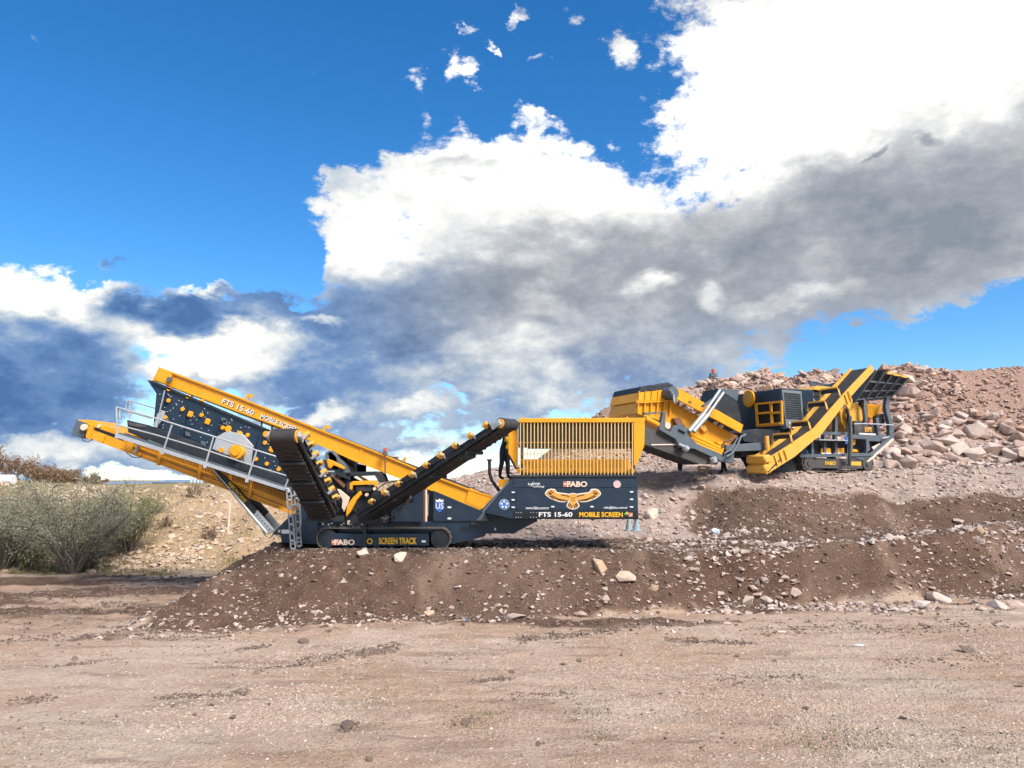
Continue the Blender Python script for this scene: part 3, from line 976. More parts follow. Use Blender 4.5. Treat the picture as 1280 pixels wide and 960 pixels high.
m = MB(); c = P(783.6, 641.5, yp); m.cyl(c, c - Vector((0, 0.009, 0)), 0.045, 12); m.build('sticker', 'yellow_print', hop, PB)
MB().prism([(785.5, 640.8), (791, 640.8), (791, 646), (785.5, 646)], yp - 0.01, yp).build('sticker', 'red_print', hop, PB)
MB().prism([(788, 642), (790.5, 642), (789, 645.4), (787, 645.4)], yp - 0.014, yp).build('sticker', 'pink_print', hop, PB)
for (x, y) in ((639.5, 614.5), (639.5, 624), (639.5, 633.2), (787.5, 614), (787.5, 623.3), (787.5, 632.8), (689, 632.5), (738, 632.5)):
    MB().prism([(x, y), (x + 4, y), (x + 4, y + 1.7), (x, y + 1.7)], yp - 0.02, yp + 0.01).build('label_plate', 'white_print', hop, PB)
for r_ in (640.8, 646.6):
    for x in (645, 648, 651.3, 663.5, 667, 670.5):
        m = MB(); c = P(x, r_, yp); m.cyl(c, c - Vector((0, 0.02, 0)), 0.016, 6); m.build('bolt', 'galvanised', hop, PB)
for i in range(11):
    m = MB(); c = P(645 + i * 14.6, 610.2, yp + 0.01); m.cyl(c, c - Vector((0, 0.02, 0)), 0.014, 6); m.build('bolt', 'steel_grey', hop, PB)
# round blue sign on the sloped end
m = MB(); c = P(630.3, 630.6, YH - 0.004); m.cyl(c, c - Vector((0, 0.012, 0)), 0.155, 24); m.build('round_sign', 'white_print', hop, PB)
m = MB(); m.cyl(c - Vector((0, 0.010, 0)), c - Vector((0, 0.018, 0)), 0.143, 24); m.build('round_sign_face', 'blue_print', hop, PB)
for i in range(5):
    a = R(90 + 72 * i)
    q = c + Vector((math.cos(a) * 0.085, -0.020, math.sin(a) * 0.085))
    m = MB(); m.box(q, (0.055, 0.008, 0.06), None); m.build('pictogram', 'white_print', hop, PB)
m = MB(); m.bar(P(636, 602, YH - 0.02), P(603, 640, YH - 0.02), 0.05, 0.05); m.build('edge_rail', 'steel_grey', hop, PB)


def inset(poly, d):
    n = len(poly)
    area = sum(poly[i][0] * poly[(i + 1) % n][1] - poly[(i + 1) % n][0] * poly[i][1] for i in range(n))
    sg = 1 if area > 0 else -1
    out = []
    for i in range(n):
        p0, p1, p2 = (Vector(poly[j % n]).to_2d() for j in (i - 1, i, i + 1))
        e1, e2 = (p1 - p0).normalized(), (p2 - p1).normalized()
        nn = Vector((-(e1.y + e2.y), e1.x + e2.x)) * sg
        if nn.length < 1e-5: nn = Vector((-e1.y, e1.x)) * sg
        nn.normalize()
        kk = 1 / max(0.55, nn.dot(Vector((-e1.y, e1.x)) * sg))
        out.append(tuple(p1 + nn * d * kk))
    return out


# eagle emblem: half outline (zoomed by 16), mirrored
half = [(580, 418), (545, 425), (500, 436), (430, 424), (340, 414), (262, 404), (226, 352), (196, 330), (176, 345), (150, 328), (122, 340), (98, 342), (66, 356),
        (44, 386), (16, 420), (30, 462), (84, 508), (150, 546), (232, 577), (310, 602), (400, 606), (470, 590), (498, 582), (462, 632), (448, 682), (482, 722), (540, 746), (580, 752)]
full = half + [(1160 - x, y) for x, y in half[-2:0:-1]]
eagle_out = [(680 + x / 16, 590 + y / 16) for x, y in full]
ea = MB().prism(eagle_out, yp - 0.010, yp).build('eagle_emblem', 'white_print', hop, PB)
m = MB().prism(inset(eagle_out, 0.95), yp - 0.015, yp)
m.build('eagle_body', 'gold_print', hop, PB)


def stroke(pts, w, mat, nm):
    m = MB()
    for (x0, y0), (x1, y1) in zip(pts[:-1], pts[1:]):
        a, b = P(680 + x0 / 16, 590 + y0 / 16, yp - 0.018), P(680 + x1 / 16, 590 + y1 / 16, yp - 0.018)
        m.bar(a, b, 0.006, w, (0, 1, 0)) if False else m.bar(a, b, w, 0.006, (0, 1, 0))
    m.build(nm, mat, hop, PB)


for sx in (0, 1):
    def q(x, y): return (x, y) if sx == 0 else (1160 - x, y)
    stroke([q(510, 492), q(430, 470), q(350, 455)], 0.034, 'brown_print', 'feather_line')
    stroke([q(470, 575), q(390, 560), q(310, 545), q(230, 520)], 0.034, 'brown_print', 'feather_line')
    for (a, b) in (((250, 520), (150, 470)), ((210, 540), (120, 480)), ((160, 440), (95, 400)), ((150, 455), (80, 425)), ((185, 420), (130, 370)), ((300, 560), (250, 525)), ((345, 575), (300, 545)), ((400, 580), (370, 552))):
        stroke([q(*a), q(*b)], 0.034, 'brown_print', 'feather_line')
    for (a, b) in (((560, 660), (545, 725)), ((535, 640), (505, 705)), ((515, 620), (480, 680))):
        stroke([q(*a), q(*b)], 0.034, 'brown_print', 'feather_line')
stroke([(540, 505), (560, 525), (580, 532), (600, 525), (620, 505)], 0.016, 'brown_print', 'feather_line')
stroke([(540, 560), (580, 575), (620, 560)], 0.012, 'brown_print', 'feather_line')

# grizzly grid over the hopper ----------------------------------
YG = YH + 0.05
gf = pm('tipping_grid', 'yellow', MB().prism([(648.5, 522.8), (806, 522.2), (806, 528), (648.5, 528.2)], YG, YG + 0.14), bevel=0.012)
MB().prism([(792, 528), (806, 528), (805.5, 557), (795.5, 582), (792.5, 582)], YG + 0.0, YG + 0.16).build('end_post', 'yellow', gf, PB, 0.01)
MB().prism([(635.5, 539.5), (647.5, 533), (647.5, 582.5), (645, 582.5), (635.5, 567)], YG + 0.25, YG + 0.40).build('end_post', 'yellow', gf, PB, 0.01)
MB().prism([(636, 567), (645.5, 584), (649, 584), (649, 588), (644, 586), (635, 570)], YG + 0.40, YG + 0.55).build('post_bracket', 'charcoal', gf, PB)
nb = 33
for i in range(nb):
    x = 650.5 + i * (790.5 - 650.5) / (nb - 1)
    a, b = P(x, 527, YG + 0.05), P(x, 593.5, YG + 0.02)
    m = MB()
    m.bar(a, b, 0.028, 0.05, (0, 1, 0))
    m.build('bar', 'bar_paint', gf, PB)
for yy in (553, 567.5):
    m = MB(); m.tube([P(648, yy, YG + 0.09), P(792, yy + (0 if yy < 560 else -0.5), YG + 0.09)], 0.012, 6); m.build('tie_rod', 'yellow_worn', gf, PB)
for x in (654, 680, 706, 732, 758, 784):
    m = MB(); m.bar(P(x, 523, YG + 0.05), P(x, 520.8, YG + 0.05), 0.05, 0.05, (0, 1, 0)); m.build('lug', 'yellow', gf, PB)
pm('hopper_back_wall', 'liner', MB().prism([(648, 527), (791, 527), (791, 561), (660, 561), (658, 559.5), (648, 559.5)], YHB - 0.22, YHB - 0.14))
pm('hopper_back_frame', 'yellow', MB().prism([(650, 524), (794, 524), (794, 528.5), (650, 528.5)], YHB - 0.30, YHB - 0.10), bevel=0.01)
for x in (650, 790):
    pm('hopper_corner_post', 'charcoal', MB().prism([(x, 528), (x + 4, 528), (x + 4, 594), (x, 594)], YHB - 0.30, YHB - 0.12))
bb = pm('hopper_inner_board', 'yellow', MB().prism([(650, 574), (786, 574), (790, 586), (657, 586)], YG + 0.75, YG + 0.85), bevel=0.01)
cb = pm('hopper_sill', 'yellow', MB().prism([(646, 585.5), (793, 585.5), (793, 591), (646, 591)], YG + 0.20, YG + 0.30), bevel=0.008)
for x in (652.5, 719.5, 786.5):
    MB().prism([(x - 1.5, 588), (x + 1.5, 588), (x + 1.5, 591), (x - 1.5, 591)], YG + 0.185, YG + 0.20).build('bracket', 'rust', cb, PB)
m = MB()
for i in range(nb - 1):
    x = 650.5 + (i + 0.5) * (790.5 - 650.5) / (nb - 1)
    m.prism([(x - 1.6, 591), (x + 1.6, 591), (x + 1.6, 594), (x - 1.6, 594)], YG + 0.2, YG + 0.3)
m.build('comb_teeth', 'charcoal', cb, PB)
pm('grid_ram', 'yellow', MB().tube([P(806, 523, YG + 0.5), P(822, 531, YG + 0.9)], 0.09, 10), smooth=True)
# jacks under the hopper end
for x, yy in ((795.5, YT + 0.05), (786, YF - 0.4)):
    m = MB()
    t = P(x, 650, yy); t.z = P(795, 649, yy).z
    g = P(x, 663.5, yy)
    m.cyl(t, t.lerp(g, 0.55), 0.07, 14)
    m.cyl(t.lerp(g, 0.5), g + Vector((0, 0, 0.03)), 0.10, 14)
    m.cyl(g + Vector((0, 0, 0.03)), g, 0.17, 16)
    pm('support_jack', 'pale_blue_paint', m)
# control lever and step at the hopper's low end
m = MB(); m.tube([P(611.8, 576, YC - 0.3), P(612, 592, YC - 0.3), P(615, 601, YC - 0.3), P(624, 613.5, YC - 0.3)], 0.055, 10)
m.tube([P(611.8, 574, YC - 0.3), P(611.8, 576, YC - 0.3)], 0.085, 10)
pm('exhaust_stack', 'charcoal', m, smooth=True)
st = pm('step_plate', 'yellow', MB().prism([(622, 599.5), (637.5, 599.5), (630, 609), (620, 608), (624, 606.5)], YC - 0.7, YC + 0.3), bevel=0.01)

# main feed conveyor: long yellow trough ------------------------
YM0, YM1 = 24.62, 25.72
TOPL = [(199, 459), (306, 499), (403, 538), (479, 568), (540, 593.5), (586, 611), (616, 620.5)]
BOTL = [(601, 637), (520, 605.5), (442, 575.5), (352, 534.5), (296, 514), (220, 485.5), (190.5, 475.5)]
mc = pm('feed_conveyor', 'yellow', MB().prism(TOPL + BOTL, YM0, YM0 + 0.05))
MB().prism(TOPL + BOTL, YM1 - 0.05, YM1).build('side_plate', 'yellow', mc, PB)
# flange lips and middle crease of the side plate
m = MB()
for a, b in zip(TOPL[:-1], TOPL[1:]):
    m.bar(P(a[0], a[1] + 0.8, YM0 - 0.03), P(b[0], b[1] + 0.8, YM0 - 0.03), 0.09, 0.05)
m.build('top_flange', 'yellow', mc, PB)
m = MB()
B2 = BOTL[::-1]
for a, b in zip(B2[1:-1], B2[2:]):
    m.bar(P(a[0], a[1] - 0.6, YM0 - 0.025), P(b[0], b[1] - 0.6, YM0 - 0.025), 0.07, 0.05)
m.build('bottom_flange', 'yellow', mc, PB)
m = MB()
m.prism([(210, 463.5), (616, 620.8), (614, 623), (209, 466)], YM0 + 0.10, YM1 - 0.10)
m.build('belt', 'rubber', mc, PB)
m = MB()
m.prism([(208, 480), (602, 633), (601, 635), (207, 482)], YM0 + 0.06, YM1 - 0.06)
m.build('floor_plate', 'yellow', mc, PB)
MB().prism([(585.5, 613), (588, 610), (612, 620), (617, 620.5), (602, 636.5), (581, 628.5)], YM0 - 0.06, YM0 - 0.002).build('tail_plate', 'yellow', mc, PB, 0.008)
MB().prism([(452, 559.3), (454, 560), (448, 577.3), (446, 576.6)], YM0 - 0.03, YM0 - 0.001).build('splice_plate', 'yellow', mc, PB)
MB().prism([(192, 474.5), (199.5, 460), (207, 463), (215, 468), (212, 482.5)], YM0 - 0.10, YM0 - 0.052).build('head_plate', 'yellow', mc, PB, 0.01)
m = MB(); c = P(212.5, 474.5, YM0 - 0.10); m.cyl(c, c - Vector((0, 0.07, 0)), 0.085, 16); m.build('head_bearing', 'steel_grey', mc, PB, 0, True)
m = MB(); c = P(205, 471, YM0); m.cyl(Vector((c.x, YM0 + 0.08, c.z)), Vector((c.x, YM1 - 0.08, c.z)), 0.22, 24); m.build('head_drum', 'rubber', mc, PB, 0, True)
for x, y in ((308.5, 497), (405, 536.5)):
    m = MB()
    a, b = P(x, y + 2, YM0), P(x + 2, y - 4, YM0)
    m.bar(a, b, 0.08, 0.08, (0, 1, 0)); m.bar(b, P(x + 8, y - 1, YM0), 0.08, 0.06, (0, 1, 0))
    m.build('lifting_lug', 'yellow', mc, PB)
# words on the trough
for s, x0, yb0, x1, yb1, hh in (('FTS 15-60', 277, 504.0, 316, 519.5, 6.6), ('MOBILE SCREEN', 325, 523, 371, 541.0, 6.4)):
    a, b = P(x0, yb0, YM0), P(x1, yb1, YM0)
    ex = (b - a).normalized()
    ey = Vector((-ex.z, 0, ex.x))
    lettering('lettering', s, a + Vector((0.016, 0, -0.016)), ex, ey, (b - a).length, hh / 39.0, 'black_band', mc, PB, 0.03, 0.008)
    lettering('lettering', s, a, ex, ey, (b - a).length, hh / 39.0, 'white_print', mc, PB, 0.015, 0.016)
# stays between trough and screen box
for x, y in ((240, 498), (253, 503.5), (327, 532), (340, 538)):
    m = MB(); m.tube([P(x, y - 6, YM0 + 0.05), P(x, y + 4, YM0 + 0.05)], 0.03, 8); pm('stay', 'steel_grey', m)

# screen box -----------------------------------------------------
YS0, YS1 = 24.30, 26.00
SB = [(184, 475), (191, 476), (216, 486.5), (262, 506), (337, 537.5), (352, 545), (376, 601), (362, 607), (193, 540), (192, 529), (195.5, 492)]
sb = pm('screen_box', 'navy', MB().prism(SB, YS0, YS0 + 0.04))
MB().prism(SB, YS1 - 0.04, YS1).build('far_side_plate', 'navy', sb, PB)
MB().prism([(196, 492), (337, 541), (372, 600), (196, 535)], YS0 + 0.3, YS1 - 0.3).build('screen_deck', 'black_band', sb, PB)
m = MB()
for a, b in zip(SB[1:5], SB[2:6]):
    m.bar(P(a[0], a[1] + 1, YS0 - 0.03), P(b[0], b[1] + 1, YS0 - 0.03), 0.08, 0.06)
m.build('top_flange', 'charcoal', sb, PB)
for a, b in (((207, 492), (200, 538)), ((234, 505), (228, 548)), ((277, 520), (262, 565)), ((322, 545), (312, 585))):
    m = MB(); m.bar(P(*a, YS0 - 0.02), P(*b, YS0 - 0.02), 0.05, 0.09, (0, 1, 0)); m.build('stiffener', 'navy', sb, PB)


def z1(x, y): return (80 + x / 3.694, 440 + y / 3.694)


for (x, y, kind) in ((485, 225, 's'), (575, 207, 's'), (550, 265, 's'), (585, 288, 'b'), (637, 292, 's'), (665, 322, 'b'), (470, 303, 's'), (735, 350, 's'), (760, 355, 'r'),
                     (812, 380, 'r'), (850, 384, 's'), (935, 380, 'r'), (930, 420, 's'), (960, 450, 'b'), (888, 495, 's'), (938, 517, 's'), (993, 542, 's'), (730, 452, 's'), (487, 172, 's'), (640, 228, 's')):
    px, py = z1(x, y)
    c = P(px, py, YS0)
    m = MB()
    if kind == 'b':
        ax = (Vector((0.94, 0, -0.34)), Vector((0, 1, 0)), Vector((0.34, 0, 0.94)))
        m.box(c - Vector((0, 0.04, 0)), (0.17, 0.08, 0.19), ax)
        m.build('mount_block', 'yellow', sb, PB, 0.03)
    else:
        m.cyl(c, c - Vector((0, 0.07, 0)), 0.105 if kind == 'r' else 0.072, 8 if kind == 's' else 14)
        m.build('boss', 'yellow', sb, PB, 0.015)
m = MB()
for i in range(85):
    t, s_ = rng.random(), rng.random()
    px = 200 + 165 * t
    top = 482 + (px - 205) * 0.42
    bot = 541 + (px - 195) * 0.385
    py = top + 5 + (bot - top - 12) * s_
    if 265 < px < 320 and 540 < py < 590: continue
    c = P(px, py, YS0)
    m.cyl(c, c - Vector((0, 0.025, 0)), 0.019, 6)
m.build('bolts', 'galvanised', sb, PB)
tag(bpy.data.objects[sb.name].children[-1], kind='stuff')
mg = MB().prism([z1(*q) for q in ((738, 372), (765, 366), (828, 382), (874, 434), (862, 522), (700, 488), (682, 452), (703, 392))], YS0 - 0.10, YS0 - 0.02).build('drive_plate', 'galvanised', sb, PB, 0.01)
px, py = z1(806, 462)
c = P(px, py, YS0 - 0.10)
m = MB(); m.cyl(c, c - Vector((0, 0.24, 0)), 0.235, 26); m.build('drive_motor', 'yellow', sb, PB, 0.03, True)
m = MB(); m.cyl(c - Vector((0, 0.23, 0)), c - Vector((0, 0.30, 0)), 0.12, 18); m.build('motor_cap', 'yellow', sb, PB, 0, True)
px, py = z1(728, 453)
c2 = P(px, py, YS0 - 0.10); m = MB(); m.cyl(c2, c2 - Vector((0, 0.05, 0)), 0.08, 10); m.build('boss', 'yellow', sb, PB)
m = MB(); m.tube([c + Vector((0.2, -0.2, -0.1)), c + Vector((0.27, -0.25, -0.35)), c + Vector((0.36, -0.15, -0.5))], 0.02, 6); m.build('hose', 'rubber', sb, PB)
for x, y in ((640, 418), (568, 375), (735, 310), (742, 322)):
    px, py = z1(x, y)
    MB().prism([(px - 2.5, py - 2.5), (px + 3, py - 1), (px + 4, py + 4), (px - 2, py + 3)], YS0 - 0.05, YS0 - 0.01).build('bracket', 'steel_grey', sb, PB)
# tilt ram at the high end
m = MB(); m.tube([P(206, 488, YS0 - 0.15), P(197.5, 524, YS0 - 0.15)], 0.028, 10); pm('tilt_ram_rod', 'chrome', m, smooth=True)
m = MB(); m.tube([P(199, 517, YS0 - 0.15), P(194.5, 534, YS0 - 0.15)], 0.06, 10); pm('tilt_ram', 'galvanised', m, smooth=True)
pm('ram_bracket', 'galvanised', MB().prism([(199, 512), (206, 514), (204, 523), (196, 533), (190, 531), (196, 524)], YS0 - 0.12, YS0 - 0.04), bevel=0.005)

# subframe and walkway ---------------------------------------------
pm('screen_subframe', 'charcoal', MB().prism([(158.5, 525), (184, 531), (240, 551), (356, 598), (381, 617), (383, 633), (374, 629), (352, 611), (160, 540.5)], YS0 - 0.18, YS0 - 0.05), bevel=0.01)
pm('screen_subframe', 'charcoal', MB().prism([(158.5, 525), (184, 531), (240, 551), (356, 598), (381, 617), (383, 633), (374, 629), (352, 611), (160, 540.5)], YS1 + 0.05, YS1 + 0.18), bevel=0.01)
pm('subframe_window', 'dusty_grey', MB().prism([(160.5, 527.5), (182, 531.5), (182, 534), (175, 534), (161, 531.5)], YS0 - 0.20, YS0 - 0.17))
YW0, YW1 = 23.45, 24.05
dk = pm('walkway', 'galvanised', MB().prism([(144.5, 541.5), (357.5, 610), (357, 614), (144, 546.5)], YW0, YW1))
m = MB()
m.prism([(146, 540.8), (357, 609.3), (357, 610.2), (146, 541.7)], YW0 + 0.03, YW1 - 0.02)
m.build('tread_grating', 'steel_grey', dk, PB)
YR = YW0 + 0.02
rail = [(146, 509), (199, 524), (267, 545.5), (321, 563), (348, 571.5), (361.5, 595.5), (355, 612.5)]
m = MB(); m.tube([P(x, y, YR) for x, y in rail], 0.026, 8); m.build('top_rail', 'galvanised', dk, PB, 0, True)
m = MB(); m.tube([P(x, y, YR) for x, y in ((147, 531), (198, 544.5), (256, 562), (313, 581), (361, 595.5))], 0.022, 8); m.build('mid_rail', 'galvanised', dk, PB, 0, True)
for a, b in (((145.5, 509), (146.5, 545)), ((215, 531), (203.5, 565)), ((267, 546), (256.5, 582)), ((321, 563), (309, 600))):
    m = MB(); m.tube([P(*a, YR), P(*b, YR)], 0.028, 8)
    q = P(*b, YR); m.box(q - Vector((0, 0.0, 0.02)), (0.10, 0.08, 0.10))
    m.build('post', 'galvanised', dk, PB)
YR2 = YS1 + 0.75
dk2 = pm('far_walkway', 'galvanised', MB().prism([(155, 535), (355, 600), (355, 604), (155, 540)], YR2 - 0.5, YR2))
m = MB(); m.tube([P(x, y, YR2) for x, y in ((191, 509.5), (161, 500.5), (158, 503), (157, 511), (158.5, 514), (189, 523))], 0.022, 8); m.build('end_loop', 'galvanised', dk2, PB, 0, True)
m = MB(); m.tube([P(162.5, 501, YR2), P(161.5, 540, YR2)], 0.024, 8); m.build('post', 'galvanised', dk2, PB)
m = MB(); m.tube([P(x, y, YR2) for x, y in ((190, 509), (300, 545), (345, 560))], 0.022, 8); m.build('top_rail', 'galvanised', dk2, PB)
# end rail across the walkway's high end
m = MB(); m.tube([P(146, 509, YR), P(149.5, 510.5, YR + 0.5), P(149.8, 523, YR + 0.5)], 0.022, 8); m.build('end_rail', 'galvanised', dk, PB)

# tail conveyor under the screen ------------------------------------
YL0, YL1 = 24.35, 25.75
tc_ = pm('fines_conveyor', 'yellow', MB().prism([(109, 531), (118, 527), (163, 545), (199, 560), (359, 617), (388, 628), (378, 648), (359, 640), (300, 617), (161, 566.5), (107, 546)], YL0, YL0 + 0.05))
MB().prism([(109, 531), (118, 527), (163, 545), (199, 560), (359, 617), (388, 628), (378, 648), (359, 640), (161, 566.5), (107, 546)], YL1 - 0.05, YL1).build('far_side_plate', 'yellow', tc_, PB)
MB().prism([(96, 524.5), (115, 525), (160, 543), (158, 548), (112, 532), (94, 529)], YL0 - 0.02, YL1 + 0.02).build('belt_cover', 'yellow', tc_, PB, 0.01)
MB().prism([(112, 532), (158, 546), (360, 619), (358, 622), (158, 551), (112, 536)], YL0 + 0.08, YL1 - 0.08).build('belt', 'rubber', tc_, PB)
MB().prism([(95.6, 524.5), (108.5, 529), (103, 548), (88.5, 543.5)], YL0 - 0.06, YL1 + 0.06).build('head_guard', 'steel_grey', tc_, PB, 0.01)
m = MB(); c = P(106.5, 534.5, YL0 - 0.06); m.cyl(c, c - Vector((0, 0.12, 0)), 0.10, 18); m.build('head_motor', 'cream_print', tc_, PB, 0.01, True)
MB().prism([(113, 530), (117, 531), (112, 549), (107, 547.5)], YL0 - 0.06, YL0 + 0.0).build('frame_rib', 'yellow', tc_, PB, 0.006)
MB().prism([(125, 542), (132, 544.5), (128, 553.5), (121, 551)], YL0 - 0.06, YL0 + 0.0).build('frame_rib', 'yellow', tc_, PB, 0.006)
MB().prism([(160, 549.5), (168, 552), (163, 566.8), (156, 564)], YL0 - 0.07, YL0 + 0.0).build('frame_rib', 'yellow', tc_, PB, 0.006)
MB().prism([(119, 532), (156, 546.5), (154, 551), (117, 537)], YL0 - 0.012, YL0 + 0.01).build('opening', 'black_band', tc_, PB)
m = MB(); c = P(127.5, 533, YL0 + 0.1); m.cyl(c, c - Vector((0, 0.2, 0)), 0.055, 12); m.build('return_roller', 'cream_print', tc_, PB, 0, True)
m = MB()
for a, b in (((165, 556), (376, 634)), ((163, 565.5), (376, 646))):
    m.bar(P(*a, YL0 - 0.03), P(*b, YL0 - 0.03), 0.07, 0.05)
m.build('side_flange', 'yellow', tc_, PB)
m = MB(); m.bar(P(168, 561, YL0 - 0.01), P(376, 640, YL0 - 0.01), 0.03, 0.02); m.build('side_groove', 'rust', tc_, PB)
for x0, x1 in ((201, 248), (252, 285), (290, 310), (317, 358)):
    def ln(x, o): return 560.5 + (x - 199) * 0.3515 + o
    gp = MB().prism([(x0, ln(x0, 2)), (x1, ln(x1, 2)), (x1, ln(x1, 12)), (x0, ln(x0, 12))], YL0 - 0.045, YL0 - 0.002).build('mesh_guard', 'rust', tc_, PB)
    m = MB()
    n = int((x1 - x0) / 1.9)
    for i in range(n + 1):
        x = x0 + (x1 - x0) * i / n
        m.bar(P(x + 0.8, ln(x + 0.8, 1.6), YL0 - 0.06), P(x - 0.8, ln(x - 0.8, 12.2), YL0 - 0.06), 0.02, 0.022, (0, 1, 0))
    g = m.build('guard_bars', 'yellow', tc_, PB)
    tag(g, kind='stuff')
for x in (199.5, 250, 287.5, 313.5):
    m = MB(); m.bar(P(x + 1.5, ln(x, 0), YL0 - 0.07), P(x - 2, ln(x, 21), YL0 - 0.07), 0.10, 0.05, (0, 1, 0)); m.build('frame_rib', 'yellow', tc_, PB)
m = MB(); m.tube([P(175, 553, YL0 - 0.2), P(168.5, 567, YL0 - 0.2)], 0.05, 10); m.build('tension_ram', 'galvanised', tc_, PB)
for pts in ([(102, 544), (104, 551), (110, 552.5), (116, 549)], [(158, 566), (166, 571.5), (174, 572), (178, 568)]):
    m = MB(); m.tube([P(x, y, YL0 - 0.1) for x, y in pts], 0.014, 6); m.build('hose', 'rubber', tc_, PB)

# telescopic struts ---------------------------------------------------
for k_, (Y, off) in enumerate(((YL0 - 0.25, 0.0), (YL1 + 0.15, 1.0))):
    dx, dy = (0, 0) if off == 0 else (14, 3)
    su = pm('telescopic_strut', 'charcoal', MB().prism([(266 + dx, 585 + dy), (283 + dx, 597 + dy), (321 + dx, 637 + dy), (315 + dx, 645 + dy), (272 + dx, 597 + dy)], Y, Y + 0.16), bevel=0.01)
    MB().prism([(319 + dx, 635 + dy), (343 + dx, 663 + dy), (334 + dx, 668 + dy), (312 + dx, 642 + dy)], Y + 0.03, Y + 0.13).build('inner_leg', 'galvanised', su, PB, 0.008)
    m = MB(); m.tube([P(267 + dx, 587.5 + dy, Y - 0.08), P(292 + dx, 617 + dy, Y - 0.08)], 0.022, 10); m.build('ram_rod', 'chrome', su, PB, 0, True)
    m = MB(); m.tube([P(290 + dx, 614.5 + dy, Y - 0.08), P(334 + dx, 667 + dy, Y - 0.08)], 0.05, 12); m.build('ram_barrel', 'galvanised', su, PB, 0, True)
    if k_ == 0:
        a, b = P(285.5, 604.0, Y), P(306.5, 627.5, Y)
        ex = (b - a).normalized(); ey = Vector((-ex.z, 0, ex.x))
        lettering('lettering', 'FABO MACHINE', a - ey * 0.04, ex, ey, (b - a).length, 0.12, 'yellow_print', su, PB, 0.03)
        for i in range(9):
            t = i / 8
            q = P(313 + 24 * t, 634 + 27.5 * t, Y + 0.03)
            m = MB(); m.cyl(q, q - Vector((0, 0.012, 0)), 0.022, 8); m.build('pin_hole', 'black_band', su, PB)
m = MB(); m.tube([P(x, y, YL0 - 0.2) for x, y in ((328, 664), (333, 671), (338, 672), (343, 667))], 0.014, 6); pm('hose', 'rubber', m)

# ladder ----------------------------------------------------------------
la = empty('ladder', (0, 0, 0)); la.parent = plant; la.location = (0, 0, 0)
YA = YW0 - 0.02
for (tx, ty_, bx, by, yy) in ((361, 614.5, 366.5, 686, YA), (370.5, 612.5, 374, 682.5, YA + 0.32)):
    m = MB()
    a, b = P(tx, ty_, yy), P(bx, by, yy)
    wdt = 0.13
    s_ = Vector((1, 0, 0)) * wdt / 2
    m.bar(a - s_, b - s_, 0.03, 0.035, (0, 1, 0)); m.bar(a + s_, b + s_, 0.03, 0.035, (0, 1, 0))
    for i in range(8):
        q = a.lerp(b, i / 7)
        m.box(q, (wdt, 0.035, 0.06))
    m.build('stile', 'galvanised', la, PB)
for i in range(6):
    t = (i + 0.5) / 6
    m = MB(); m.bar(P(361, 614.5, YA).lerp(P(366.5, 686, YA), t), P(370.5, 612.5, YA + 0.32).lerp(P(374, 682.5, YA + 0.32), t), 0.10, 0.03); m.build('rung', 'galvanised', la, PB)
m = MB(); m.tube([P(x, y, YA + 0.1) for x, y in ((369, 616.5), (374, 617.5), (376, 621), (376, 655), (374.5, 659.5), (370, 662), (366, 662))], 0.024, 8); m.build('hand_rail', 'galvanised', la, PB, 0, True)
m = MB(); m.tube([P(x, y, YA + 0.02) for x, y in ((357, 611), (360, 611.5), (362, 615))], 0.04, 8); m.build('hook', 'galvanised', la, PB)


